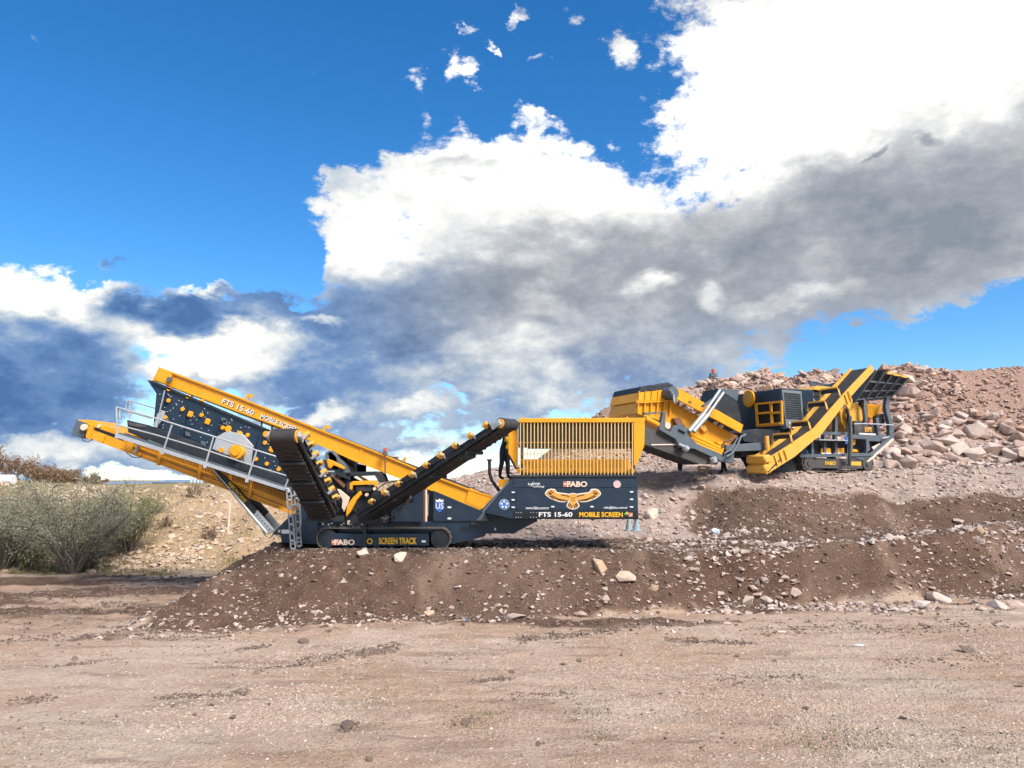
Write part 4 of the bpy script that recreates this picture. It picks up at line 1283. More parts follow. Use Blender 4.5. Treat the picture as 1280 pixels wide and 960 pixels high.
# side conveyors ----------------------------------------------------------
def side_conveyor(name, A, B, W, n_idler, hs):
    A, B = Vector(A), Vector(B)
    d = (B - A).normalized()
    s = d.cross(Vector((0, 0, 1))).normalized()
    n = s.cross(d).normalized()
    L = (B - A).length
    ax = (d, s, n)
    sc_ = empty(name, (0, 0, 0)); sc_.parent = plant; sc_.location = (0, 0, 0)

    def at(t, a, b): return A + d * (L * t) + s * a + n * (b * hs)
    for sg in (-1, 1):
        m = MB(); m.bar(at(0, sg * W * 0.56, -0.02), at(0.985, sg * W * 0.56, -0.02), 0.05, 0.20 * hs, n)
        m.bar(at(0, sg * W * 0.58, 0.09), at(0.985, sg * W * 0.58, 0.09), 0.10, 0.02, n)
        m.bar(at(0, sg * W * 0.58, -0.13), at(0.985, sg * W * 0.58, -0.13), 0.10, 0.02, n)
        m.build('side_rail', 'charcoal', sc_, PB)
    m = MB()
    for t in (0.05, 0.3, 0.55, 0.8):
        m.bar(at(t, -W * 0.55, -0.05), at(t, W * 0.55, -0.05), 0.08, 0.06, n)
    m.build('cross_members', 'charcoal', sc_, PB)
    m = MB(); m.bar(at(0.0, 0, 0.17), at(1.0, 0, 0.17), W, 0.025, n)
    m.build('belt', 'rubber', sc_, PB)
    # return belt with moulded chevrons
    rb = MB(); rb.bar(at(0.02, 0, -0.20), at(1.0, 0, -0.20), W * 1.0, 0.022, n)
    o = rb.build('return_belt', 'rubber', sc_, PB)
    m = MB()
    k2 = int(L / 0.20)
    for i in range(k2):
        t = 0.03 + 0.94 * i / k2
        for sg in (-1, 1):
            p0, p1, p2 = at(t, 0, -0.215), at(t - 0.012, sg * W * 0.25, -0.215), at(t - 0.035, sg * W * 0.48, -0.215)
            m.bar(p0, p1, 0.06, 0.055, n); m.bar(p1, p2, 0.06, 0.055, n)
    tag(m.build('belt_chevrons', 'rubber', o, PB), kind='stuff')
    for t in (0.27, 0.52, 0.77):
        m = MB(); m.cyl(at(t, -W * 0.56, -0.27), at(t, W * 0.56, -0.27), 0.055, 12); m.build('return_roller', 'charcoal', sc_, PB, 0, True)
    hd = MB(); hd.cyl(at(1.0, -W * 0.5, -0.012), at(1.0, W * 0.5, -0.012), 0.205 * (0.4 + 0.6 * hs), 28)
    h = hd.build('head_drum', 'rubber', sc_, PB, 0, True)
    for sg in (-1, 1):
        m = MB(); m.cyl(at(1.0, sg * W * 0.5, -0.012), at(1.0, sg * (W * 0.5 + 0.035), -0.012), 0.17 * (0.4 + 0.6 * hs), 24); m.build('drum_end', 'yellow_worn', h, PB)
        m = MB(); m.cyl(at(1.0, sg * W * 0.52, -0.012), at(1.0, sg * (W * 0.52 + 0.14), -0.012), 0.06, 12); m.box(at(0.985, sg * (W * 0.5 + 0.09), 0.0), (0.3, 0.07, 0.16), ax); m.build('bearing', 'galvanised', h, PB)
    for i in range(n_idler):
        t = 0.14 + 0.80 * i / (n_idler - 1)
        for sg in (-1, 1):
            m = MB()
            base = at(t, sg * W * 0.60, 0.14)
            tipp = at(t, sg * W * 0.84, 0.26)
            m.bar(base, tipp, 0.17, 0.12, n)
            m.build('wing_idler', 'yellow_worn', sc_, PB, 0.02)
            m = MB(); m.bar(at(t + 0.012, sg * W * 0.62, 0.02), at(t + 0.018, sg * W * 0.80, 0.16), 0.04, 0.09, n)
            m.build('idler_bracket', 'galvanised' if i % 2 else 'charcoal', sc_, PB)
        m = MB(); m.cyl(at(t, -W * 0.5, 0.10), at(t, W * 0.5, 0.10), 0.05, 10); m.build('carry_roller', 'charcoal', sc_, PB)
    sk = MB()
    for sg in (-1, 1):
        sk.bar(at(0.0, sg * W * 0.5, 0.27), at(0.72, sg * W * 0.5, 0.27), 0.02, 0.18, n)
    sk.build('skirt', 'charcoal', sc_, PB)
    return at


at1 = side_conveyor('side_conveyor', P(404, 641, 23.6), P(356, 545, 20.4), 0.66, 8, 1.0)
at2 = side_conveyor('side_conveyor', P(458, 646, 23.7), P(634, 530, 20.9), 0.66, 9, 0.62)
# big lower girder of the long side conveyor, and its prop
m = MB(); m.bar(at2(0.05, 0, -0.16), at2(0.74, 0, -0.16), 0.60, 0.14, (0, 0, 1)); pm('conveyor_girder', 'charcoal', m)
m = MB(); m.bar(at2(0.72, 0.1, -0.32), at2(0.76, 0.1, -0.38), 0.4, 0.1); pm('girder_stop', 'charcoal', m)
m = MB(); m.tube([at2(0.32, 0, -0.4), P(491, 648, YT + 0.4)], 0.05, 8); pm('fold_ram', 'chrome', m, smooth=True)
m = MB(); m.bar(P(384, 648, 23.75), P(430, 648, 23.75), 0.12, 0.16); pm('conveyor_hinge_beam', 'charcoal', m)
m = MB(); m.bar(P(438, 652, 23.8), P(478, 652, 23.8), 0.12, 0.14); pm('conveyor_hinge_beam', 'charcoal', m)

# machinery between the conveyors --------------------------------------------
pm('collar_chute', 'steel_grey', MB().prism([(406, 566), (412, 563), (430, 580), (436, 594), (420, 600), (410, 590)], YC - 0.9, YC + 0.6), bevel=0.01)
pm('engine_hood', 'steel_grey', MB().prism([(413, 569), (426, 569), (426, 586), (413, 586)], YC + 0.5, YF - 0.2), bevel=0.02)
pm('engine_hood', 'galvanised', MB().prism([(428, 570), (434, 570), (434, 588), (428, 588)], YC + 0.4, YF - 0.3), bevel=0.02)
pm('engine_hood', 'steel_grey', MB().prism([(436, 571), (443, 573), (443, 590), (436, 588)], YC + 0.3, YF - 0.4), bevel=0.02)
pm('panel', 'white_print', MB().prism([(444, 579), (458, 582), (458, 590), (444, 590)], YC + 0.8, YF - 0.5), bevel=0.01)
pm('hydraulic_tank', 'charcoal', MB().prism([(443, 607), (466, 606), (465, 614), (446, 616)], YT + 0.1, YC - 0.3), bevel=0.02)
pm('tank_frame', 'yellow', MB().prism([(437, 604), (441, 601.5), (466, 600.5), (471, 602.5), (472, 608), (469, 609), (467, 605.5), (441, 606.5), (440, 612), (437, 612)], YT + 0.02, YT + 0.12), bevel=0.008)
pm('yellow_link', 'yellow', MB().prism([(450, 613.5), (452, 618), (446, 625), (438, 640), (432.5, 646), (433, 636), (435, 630), (441, 622)], YT - 0.10, YT + 0.05), bevel=0.008)
pm('beige_link', 'cream_print', MB().prism([(421, 611), (425, 612), (437, 622), (434, 632), (430, 640), (427, 634), (428, 625)], YT + 0.05, YT + 0.12), bevel=0.008)
pm('yellow_arm', 'yellow', MB().prism([(406.5, 580), (409, 573.5), (416, 576), (431, 584), (430, 587), (417, 581.5), (412.5, 586)], YT + 0.25, YT + 0.4), bevel=0.01)
pm('rust_rail', 'rust', MB().prism([(414, 595), (418, 594), (432, 606), (430, 610)], YT + 0.3, YT + 0.4))
pm('rust_rail', 'yellow', MB().prism([(443, 593), (447, 593), (460, 600), (456, 602)], YT + 0.5, YT + 0.6))
pm('cross_beam', 'charcoal', MB().prism([(428, 590.5), (470, 589), (476, 592), (480, 602), (474, 603), (468, 594), (430, 595.5)], YT + 0.3, YC), bevel=0.01)
pm('pedestal_post', 'charcoal', MB().prism([(433, 592), (437, 592), (437, 640), (433, 640)], YT + 0.3, YT + 0.5))
pm('pedestal_post', 'charcoal', MB().prism([(416, 600), (424, 600), (437, 622), (437, 640), (416, 625)], YT + 0.42, YT + 0.5))
pm('rear_wall', 'charcoal', MB().prism([(380, 596), (440, 596), (470, 612), (488, 622), (488, 652), (384, 652)], YC + 0.3, YC + 0.5))
m = MB(); m.tube([P(x, y, YT + 0.1) for x, y in ((413, 627), (418, 621), (426, 620.5))], 0.06, 8); pm('hose', 'galvanised', m, smooth=True)
for pts in ([(415, 629), (421, 636), (428, 634)], [(424, 637), (431, 628), (437, 616), (452, 612)], [(452, 640), (462, 628), (476, 622)], [(470, 612), (482, 604), (500, 600)], [(440, 634), (447, 642), (456, 644)], [(471, 642), (478, 634), (484, 633)]):
    m = MB(); m.tube([P(x, y, YT + 0.05 + rng.random() * 0.2) for x, y in pts], 0.022, 6); pm('hose', 'rubber', m, smooth=True)
for pts in ([(480, 634), (479.5, 641), (478, 642)], [(485, 633), (484.8, 637)], [(476, 647), (482, 648.5), (486, 646)], [(404, 586), (404, 600), (408, 603)], [(404, 589.5), (418, 589.5)]):
    m = MB(); m.tube([P(x, y, YT - 0.02) for x, y in pts], 0.028, 6); pm('fitting', 'galvanised', m, smooth=True)
pm('valve_block', 'cream_print', MB().prism([(434, 651), (439.5, 651), (439.5, 656), (434, 656)], YT + 0.05, YT + 0.3), bevel=0.01)
for (x, y) in ((458, 618.5), (468, 611)):
    m = MB(); c = P(x, y, YT + 0.02); m.cyl(c, c + Vector((0, 0.15, 0)), 0.05, 10); pm('cap', 'cream_print', m, smooth=True)
pm('lattice', 'charcoal', MB().prism([(404, 575), (408, 575), (424, 640), (416, 640)], YT + 0.2, YT + 0.32))
pm('lattice', 'charcoal', MB().prism([(421, 588), (437, 596), (437, 600), (420, 593)], YT + 0.22, YT + 0.34))
pm('lattice', 'charcoal', MB().prism([(437, 612), (470, 612), (476, 622), (440, 640), (433, 640)], YT + 0.36, YT + 0.5))
pm('lattice', 'steel_grey', MB().prism([(409, 566), (416, 563), (421, 570), (424, 588), (414, 586)], YT + 0.4, YT + 0.9), bevel=0.02)
# beacon on its mast
m = MB(); m.tube([P(481.5, 592, YT + 0.5), P(481.5, 567, YT + 0.5)], 0.024, 8)
be = pm('beacon_mast', 'rust', m)
m = MB(); m.cyl(P(481.5, 568.5, YT + 0.5), P(481.5, 565, YT + 0.5), 0.07, 12); m.box(P(479.3, 566.8, YT + 0.5), (0.05, 0.06, 0.05)); m.box(P(483.8, 566.8, YT + 0.5), (0.05, 0.06, 0.05)); m.build('beacon_base', 'steel_grey', be, PB)
m = MB(); m.cyl(P(481.5, 565, YT + 0.5), P(481.5, 560, YT + 0.5), 0.055, 12); m.build('beacon_lamp', 'beacon_red', be, PB, 0.015, True)
for x in (488, 493, 496):
    m = MB(); m.tube([P(x, 576, YC), P(x, 570.5 + (x % 3) * 0.5, YC)], 0.05, 8); pm('valve_stem', 'rust', m)
m = MB(); m.tube([P(504, 577, YC), P(507, 572, YC)], 0.05, 8); pm('valve_stem', 'yellow', m)

# ================================================================ the jaw crusher on the bench
TH = R(24)
CA, CBv = Vector((math.cos(TH), math.sin(TH), 0)), Vector((-math.sin(TH), math.cos(TH), 0))
CO = P(1004, 589.5, 34.4)
UPZ = Vector((0, 0, 1))
EYE = Vector((0, 0, CAM_H))


def Qb(px, py, b):
    """pixel -> point on the crusher's lengthwise plane at width b"""
    d = ray(px, py)
    t = (b - (EYE - CO).dot(CBv)) / d.dot(CBv)
    return EYE + d * t


def Qa(px, py, a):
    d = ray(px, py)
    t = (a - (EYE - CO).dot(CA)) / d.dot(CA)
    return EYE + d * t


def L(a, b, z): return CO + CA * a + CBv * b + UPZ * z


def loc(p):
    q = p - CO
    return q.dot(CA), q.dot(CBv), q.z


crusher = empty('mobile_jaw_crusher', CO, 'yellow and dark grey tracked jaw crusher standing on the rock bench', 'jaw crusher')


def cb_(name, mat, mb, parent=None, bevel=0.0, smooth=False):
    return mb.build(name, mat, parent or crusher, CO, bevel, smooth)


def pb(poly, b0, b1):
    """prism from a pixel outline on plane b0 carried to plane b1"""
    q = [Qb(x, y, b0) for x, y in poly]
    return MB().hexa(q, [p + CBv * (b1 - b0) for p in q])


def pa(poly, a0, a1):
    q = [Qa(x, y, a0) for x, y in poly]
    return MB().hexa(q, [p + CA * (a1 - a0) for p in q])


AX = (CA, CBv, UPZ)
# crawler tracks
for b0 in (0.0, 2.05):
    rad, Lt = 0.37, 4.3
    fr = cb_('crawler_track', 'dusty_grey', MB().box(L(Lt / 2, b0 + 0.24, rad), (Lt - 1.0, 0.40, 0.46), AX), bevel=0.02)
    m = MB()
    per = 2 * (Lt - 2 * rad) + 2 * math.pi * rad
    n = int(per / 0.19)
    Ls = Lt - 2 * rad
    for i in range(n):
        s = (i + 0.5) / n * per
        if s < Ls: c, t = (rad + s, 2 * rad), (1, 0)
        elif s < Ls + math.pi * rad:
            a = (s - Ls) / rad; c, t = (Lt - rad + math.sin(a) * rad, rad + math.cos(a) * rad), (math.cos(a), -math.sin(a))
        elif s < 2 * Ls + math.pi * rad: c, t = (Lt - rad - (s - Ls - math.pi * rad), 0), (-1, 0)
        else:
            a = (s - 2 * Ls - math.pi * rad) / rad; c, t = (rad - math.sin(a) * rad, rad - math.cos(a) * rad), (-math.cos(a), math.sin(a))
        ex, ez = CA * t[0] + UPZ * t[1], CA * (-t[1]) + UPZ * t[0]
        cc = L(c[0], b0 + 0.25, c[1]) + UPZ * 0.02
        m.box(cc, (0.17, 0.5, 0.04), (ex, CBv, ez)); m.box(cc + ez * 0.03 + ex * 0.05, (0.03, 0.49, 0.03), (ex, CBv, ez))
    m.build('track_chain', 'track_steel', fr, CO)
    for aa in (rad, Lt - rad):
        m = MB(); m.cyl(L(aa, b0 - 0.01, rad), L(aa, b0 + 0.5, rad), 0.30, 20); m.cyl(L(aa, b0 - 0.05, rad), L(aa, b0, rad), 0.12, 14); m.build('idler_wheel', 'dusty_grey', fr, CO, 0, True)
    if b0 == 0:
        o0 = L(1.35, b0 + 0.035, 0.30)
        lettering('lettering', 'FABO', o0, CA, UPZ, 0.62, 0.17, 'yellow_print', fr, CO, 0.03, 0.01)
        m = MB(); m.box(L(3.25, b0 + 0.035, 0.38), (0.62, 0.02, 0.18), AX); m.build('label_plate', 'yellow_worn', fr, CO)
        m = MB(); m.cyl(L(2.5, b0 + 0.02, 0.38), L(2.5, b0 + 0.04, 0.38), 0.10, 16); m.build('ring', 'black_band', fr, CO)

# main frame --------------------------------------------------------
cb_('main_frame', 'steel_grey', MB().box(L(2.3, 1.3, 1.0), (5.6, 1.9, 0.30), AX), bevel=0.02)
cb_('side_beam', 'steel_grey', pb([(1000, 568), (1092, 566), (1092, 570), (1000, 572)], -0.05, 0.15))
cb_('side_beam', 'steel_grey', pb([(1016, 539.5), (1064, 540), (1064, 543.5), (1016, 543.5)], -0.05, 0.15))
cb_('side_beam', 'charcoal', pb([(1016, 549), (1064, 550), (1064, 553), (1016, 553)], -0.03, 0.15))
cb_('frame_panel', 'charcoal', pb([(1000, 551), (1064, 552), (1064, 569), (1000, 569)], 0.20, 0.30))
for x in (1014.5, 1030, 1044, 1062):
    cb_('frame_post', 'steel_grey', pb([(x, 520), (x + 3, 520), (x + 3, 569), (x, 569)], -0.02, 0.16))
for x in (1027, 1043.5):
    cb_('inspection_box', 'yellow', pb([(x, 560), (x + 12, 560), (x + 12, 567), (x, 567)], 0.05, 0.19), bevel=0.02)
    cb_('inspection_sill', 'white_print', pb([(x, 566), (x + 12, 566), (x + 12, 567.3), (x, 567.3)], -0.02, 0.05))
for x in (1010.5, 1014.5):
    m = MB(); c = Qb(x, 565.5, 0.18); m.cyl(c, c - CBv * 0.02, 0.13, 16); cb_('round_sign', 'blue_print', m)
cb_('round_sign', 'blue_print', pb([(1056, 545), (1060, 545), (1060, 555), (1056, 555)], -0.08, -0.06))
cb_('label_plate', 'white_print', pb([(1026, 552.5), (1030.5, 552.5), (1030.5, 556), (1026, 556)], 0.16, 0.19))
cb_('walkway', 'galvanised', pb([(1024, 549), (1045, 549.5), (1045, 550.7), (1024, 550.2)], -0.35, 0.2))
cb_('walkway', 'galvanised', pb([(1046, 549.5), (1063, 550), (1063, 551.2), (1046, 550.7)], -0.35, 0.2))
m = MB(); m.tube([Qb(x, y, -0.35) for x, y in ((1058, 510), (1061, 522), (1062, 545), (1061, 582))], 0.08, 8); cb_('side_post', 'charcoal', m)
m = MB(); m.tube([Qb(x, y, -0.33) for x, y in ((1055, 508), (1059.5, 518), (1060.5, 545), (1059.5, 580))], 0.03, 6); cb_('hand_rail', 'galvanised', m)
# inclined tail of the frame, with its window
cb_('tail_frame', 'steel_grey', pb([(1063, 543), (1066, 543), (1066, 568), (1085, 568), (1085, 577), (1063, 571)], 0.0, 0.12))
cb_('tail_frame', 'steel_grey', pb([(1063, 543), (1112, 545), (1117, 541), (1118, 549), (1085, 577.5), (1083, 572), (1104, 552), (1086, 551), (1088, 562), (1083, 566), (1083, 549), (1066, 548)], 0.0, 0.12))
cb_('tail_plate', 'black_band', pb([(1066, 548), (1104, 550), (1085, 570), (1066, 567)], 0.35, 0.45))
cb_('tail_stripe', 'cream_print', pb([(1083.5, 577), (1116, 548), (1118, 549.5), (1085, 578.5)], -0.05, -0.0))
cb_('tail_rail', 'cream_print', pb([(1090, 559), (1100, 554), (1102, 556), (1092, 562)], 0.05, 0.10))
cb_('inner_motor', 'yellow', pb([(1064, 549), (1071, 548), (1070, 556), (1066, 558)], 0.2, 0.5), bevel=0.05)
cb_('inner_motor', 'yellow', pb([(1065, 561), (1073, 562), (1074, 566), (1065, 566)], 0.15, 0.5), bevel=0.05)
# posts up to the hopper
cb_('hopper_post', 'steel_grey', pb([(1109, 496), (1113, 495), (1112, 508), (1114, 520), (1117, 530), (1118, 548), (1112, 546), (1112, 530), (1108, 515), (1107, 508)], 0.10, 0.30), bevel=0.01)
cb_('hopper_post', 'steel_grey', pb([(1080, 494), (1084, 495), (1083, 502), (1085, 525), (1082, 527), (1080, 510)], 0.10, 0.25), bevel=0.01)
cb_('hopper_post', 'charcoal', pb([(1077, 500), (1080, 500), (1081, 526), (1077, 526)], 0.6, 0.8))
cb_('hopper_post', 'steel_grey', pb([(1095, 522), (1098, 522), (1101, 543), (1107, 543), (1107, 546), (1098, 546)], 0.12, 0.25))
cb_('vibrating_feeder', 'yellow', pb([(1084, 505), (1103, 506), (1102, 513), (1098, 523), (1096, 526), (1088, 523), (1085, 521)], 0.7, 2.0), bevel=0.02)
cb_('jaw_body', 'yellow_worn', pb([(1064, 504), (1072, 505), (1072, 515), (1070, 523), (1066, 532), (1064, 543), (1060, 540), (1052, 528), (1050, 514), (1056, 508)], 0.7, 2.1), bevel=0.03)
m = MB(); c = Qb(1068, 518, 0.5); m.cyl(c, c + CBv * 0.25, 0.55, 28); cb_('flywheel', 'yellow_worn', m, smooth=True)
cb_('feeder_drive', 'charcoal', pb([(1097, 520), (1104, 517), (1107, 528), (1100, 534), (1097, 530)], 0.4, 0.7), bevel=0.03)
cb_('control_panel', 'dusty_grey', pb([(1068, 526), (1095, 527), (1096, 544), (1068, 543)], 0.28, 0.40))
cb_('emblem', 'red_print', pb([(1087, 524), (1091, 524), (1091, 531), (1087, 531)], 0.22, 0.27))
cb_('emblem', 'gold_print', pb([(1081, 534), (1083, 534), (1083.5, 540), (1081, 540)], 0.22, 0.27))
cb_('emblem', 'gold_print', pb([(1084, 534), (1089.5, 534), (1089.5, 540), (1087.7, 540), (1087.5, 536), (1086.7, 536), (1086.5, 540), (1084.5, 540)], 0.22, 0.27))
cb_('label_plate', 'white_print', pb([(1074, 541), (1095, 542), (1095, 544), (1074, 543)], 0.20, 0.27))
m = MB(); m.tube([Qb(x, y, -0.1) for x, y in ((1067, 530), (1082, 529.5), (1112, 531), (1117, 531))], 0.03, 6); cb_('hand_rail', 'galvanised', m)
m = MB(); m.tube([Qb(1103, 548, -0.1), Qb(1111, 546, -0.1)], 0.03, 6); cb_('hand_rail', 'galvanised', m)
# flared feed hopper
def hp(px, py, b): return Qb(px, py, b)
lo0, lo1 = hp(1066, 503, 0.25), hp(1112, 497, 0.25)
up0, up1 = hp(1093, 463, -0.75), hp(1135, 472, -0.75)
off = CBv * 0.05 - UPZ * 0.02
hw = cb_('hopper_wing', 'charcoal', MB().hexa([lo0, lo1, up1, up0], [p + off for p in (lo0, lo1, up1, up0)]))
for t in (0.02, 0.27, 0.5, 0.74, 0.98):
    m = MB(); m.bar(lo0.lerp(lo1, t) - CBv * 0.05, up0.lerp(up1, t) - CBv * 0.05, 0.10, 0.10, CBv); m.build('rib', 'steel_grey', hw, CO)
for t in (0.08, 0.36, 0.66):
    m = MB(); m.bar(lo0.lerp(up0, t) - CBv * 0.04, lo1.lerp(up1, t) - CBv * 0.04, 0.07, 0.08, CBv); m.build('rib', 'steel_grey', hw, CO)
m = MB(); m.bar(up0.lerp(up1, 0.35), up1, 0.10, 0.08); m.build('rim', 'yellow_worn', hw, CO)
lo2, lo3 = lo0 + CBv * 2.1, lo1 + CBv * 2.1
up2, up3 = up0 + CBv * 4.0, up1 + CBv * 4.0
cb_('hopper_wing', 'charcoal', MB().hexa([lo2, lo3, up3, up2], [p + off for p in (lo2, lo3, up3, up2)]))
cb_('hopper_back', 'charcoal', MB().hexa([lo1, lo3, up3, up1], [p + CA * 0.05 for p in (lo1, lo3, up3, up1)]))
cb_('hopper_front', 'steel_grey', MB().hexa([lo0, lo2, up2 - UPZ * 0.5, up0], [p + CA * 0.05 for p in (lo0, lo2, up2 - UPZ * 0.5, up0)]))
# yellow product conveyor leaning along the near side ------------------
b0, b1 = -1.15, 0.0
NPL = [(958, 593), (963, 571), (982, 559), (1017, 535.5), (1058, 488.5), (1089, 456), (1093, 463), (1057, 503), (1028, 541.5), (993, 571)]
pc = cb_('product_conveyor', 'yellow_worn', pb(NPL, b0, b0 + 0.06), bevel=0.0)
q = [p + CBv * (b1 - b0) for p in (Qb(x, y, b0) for x, y in NPL)]
MB().hexa(q, [p + CBv * 0.06 for p in q]).build('far_side_plate', 'yellow_worn', pc, CO)
BL = [(967, 577), (985, 564), (1021, 539), (1060, 494), (1090, 460)]
m = MB()
for (x0, y0), (x1, y1) in zip(BL[:-1], BL[1:]):
    p0, p1 = Qb(x0, y0, b0), Qb(x1, y1, b0)
    m.hexa([p0 + CBv * 0.08, p1 + CBv * 0.08, p1 + CBv * (b1 - b0 - 0.02), p0 + CBv * (b1 - b0 - 0.02)],
           [v + UPZ * 0.04 for v in (p0 + CBv * 0.08, p1 + CBv * 0.08, p1 + CBv * (b1 - b0 - 0.02), p0 + CBv * (b1 - b0 - 0.02))])
m.build('belt', 'rubber', pc, CO)
for (x, y) in ((990, 553), (1013, 537), (1034, 512), (1050, 495)):
    p = Qb(x, y, b0)
    m = MB(); m.tube([p, p + UPZ * 0.38 + CBv * 0.1, p + UPZ * 0.38 + CBv * (b1 - b0 - 0.1), p + CBv * (b1 - b0)], 0.05, 8); m.build('belt_hoop', 'yellow_worn', pc, CO)
    m = MB(); m.box(p + CBv * (b1 - b0) / 2 + UPZ * 0.30, (0.04, b1 - b0 - 0.1, 0.25), AX); m.build('belt_curtain', 'charcoal', pc, CO)
pl, pr = Qb(963, 571, b0), Qb(958, 593, b0)
for z0, z1_ in ((0.03, 0.40), (0.42, 0.80)):
    m = MB()
    a_, _, zz = loc(Qb(960, 592.5, b0))
    m.box(L(a_ + 0.05, (b0 + b1) / 2, zz + (z0 + z1_) / 2), (0.42, b1 - b0 + 0.05, z1_ - z0), AX)
    m.build('tail_guard', 'yellow_worn', pc, CO, 0.08, True)
for i in range(5):
    x = 962 + i * 3.2
    m = MB(); m.bar(Qb(x - 2, 590 - i * 3.2, b0 - 0.02), Qb(x + 1.5, 586 - i * 3.2, b0 - 0.02), 0.03, 0.05, CBv); m.build('vent_slot', 'black_band', pc, CO)
for x, y in ((968, 569), (974, 565), (980, 562), (1056, 493), (1060, 489)):
    m = MB(); m.bar(Qb(x, y, b0 - 0.03), Qb(x + 4, y + 12, b0 - 0.03), 0.06, 0.08, CBv); m.build('rib', 'yellow_worn', pc, CO)
MB().hexa([Qb(1056, 505, b0), Qb(1062, 498, b0), Qb(1066, 500, b0), Qb(1062, 512, b0)], [p + CBv * 0.1 for p in (Qb(1056, 505, b0), Qb(1062, 498, b0), Qb(1066, 500, b0), Qb(1062, 512, b0))]).build('hanger', 'yellow_worn', pc, CO)
# power pack -----------------------------------------------------------
corner = Qb(976, 485, 0.15)
a1, _, zt = loc(corner)
_, _, zb_ = loc(Qb(982, 538, 0.15))
pp = cb_('power_pack', 'navy', MB().box(L(a1 + 0.95, 1.66, (zt + zb_) / 2), (1.9, 3.07, zt - zb_), AX), bevel=0.05)
lp = MB().hexa([Qb(977.5, 487, 0.10), Qb(1002, 489, 0.10), Qb(1006, 536, 0.10), Qb(983, 535, 0.10)], [p + CBv * 0.06 for p in (Qb(977.5, 487, 0.10), Qb(1002, 489, 0.10), Qb(1006, 536, 0.10), Qb(983, 535, 0.10))]).build('louvre_door', 'panel_grey', pp, CO, 0.01)
for i in range(12):
    t0 = 0.09 + 0.64 * i / 11
    A0, A1 = Qb(979.5, 487, 0.09).lerp(Qb(984, 535, 0.09), t0), Qb(1000, 489, 0.09).lerp(Qb(1003.5, 536, 0.09), t0)
    m = MB(); m.bar(A0, A1, 0.05, 0.045, CBv); m.build('louvre', 'charcoal', pp, CO)
o0 = Qb(987, 532, 0.08)
lettering('lettering', 'FABO', Qb(986.5, 530.5, 0.09), CA, UPZ, 0.62, 0.12, 'white_print', pp, CO, 0.03, 0.02)
MB().hexa([Qb(985.5, 533, 0.08), Qb(1001.5, 533.5, 0.08), Qb(1001.5, 535.3, 0.08), Qb(985.5, 535, 0.08)], [p + CBv * 0.03 for p in (Qb(985.5, 533, 0.08), Qb(1001.5, 533.5, 0.08), Qb(1001.5, 535.3, 0.08), Qb(985.5, 535, 0.08))]).build('label_plate', 'cream_print', pp, CO)
# the end wall facing left: round cover and yellow-framed window cage
ae_ = a1 - 0.0
c = Qa(937.2, 498.5, ae_)
m = MB(); m.cyl(c, c - CA * 0.10, 0.40, 30); m.build('round_cover', 'yellow', pp, CO, 0.02, True)
m = MB(); m.cyl(c - CA * 0.09, c - CA * 0.12, 0.27, 24); m.build('cover_ring', 'yellow_worn', pp, CO)
cg = MB()
def wf(a, b): cg.bar(Qa(*a, ae_ - 0.18), Qa(*b, ae_ - 0.18), 0.09, 0.09, CA)
for a, b in (((945, 505), (977, 502)), ((945, 505), (947, 533)), ((947, 533), (977, 530.5)), ((977, 502), (977.5, 530.5)), ((963.5, 503), (965, 532)), ((946, 517), (964, 515.5)), ((964, 516.5), (977, 515))):
    wf(a, b)
cgo = cg.build('window_cage', 'yellow', pp, CO)
cg = MB(); cg.bar(Qa(947, 531.5, ae_ - 0.18), Qa(977, 529, ae_ - 0.18), 0.08, 0.22, CA); cg.build('kick_plate', 'yellow', pp, CO)
for w in ([(946.5, 506), (963, 504.5), (964, 528), (948, 529.5)], [(965.5, 504), (976, 503.5), (976, 527), (966, 528)]):
    pa(w, ae_ - 0.04, ae_ + 0.02).build('window_pane', 'black_band', pp, CO)
# hood left of the power pack
cb_('hood', 'steel_grey', pb([(897, 486), (924, 487), (922, 502)], 2.2, 3.3), bevel=0.02)
cb_('hood_chamber', 'charcoal', pb([(897, 487), (922, 502), (930, 542), (922, 547), (892, 509)], 2.2, 3.3), bevel=0.02)
cb_('chute_box', 'charcoal', pb([(926, 541), (946, 536), (985, 538), (985, 556), (958, 556), (930, 552)], 0.3, 2.3), bevel=0.02)
cb_('chute_box', 'steel_grey', pb([(908, 556), (955, 553), (957, 563), (908, 565)], -0.1, 1.3), bevel=0.02)
cb_('chute_box', 'charcoal', pb([(926, 563), (965, 563), (1000, 569), (1000, 590), (965, 590), (955, 572), (926, 571)], 0.3, 1.8))
m = MB(); m.tube([Qb(958, 545, -0.3), Qb(959.5, 563, -0.3)], 0.10, 10); cb_('jack', 'yellow_worn', m, smooth=True)
for x, y in ((897, 552), (924, 556)):
    cb_('lamp_bracket', 'yellow', pb([(x, y), (x + 7, y), (x + 7, y + 4), (x, y + 4)], 0.0, 0.25), bevel=0.02)
# top deck clutter behind the conveyor
for (x, y, w, h, mt) in ((1004, 486, 14, 10, 'steel_grey'), (1005, 497, 12, 12, 'charcoal'), (1018, 488, 8, 8, 'charcoal'), (1010, 510, 8, 14, 'steel_grey')):
    cb_('deck_box', mt, pb([(x, y + 2), (x + w * 0.6, y), (x + w, y + 3), (x + w, y + h), (x, y + h)], 0.9, 2.0), bevel=0.03)
cb_('roof_plate', 'yellow_worn', pb([(1017, 487), (1022, 482), (1042, 484), (1040, 490)], 0.8, 2.1), bevel=0.02)
m = MB()
cb_('cable_tray', 'rust', pb([(1034, 524), (1046, 530), (1046, 536), (1034, 538)], 0.5, 0.9))
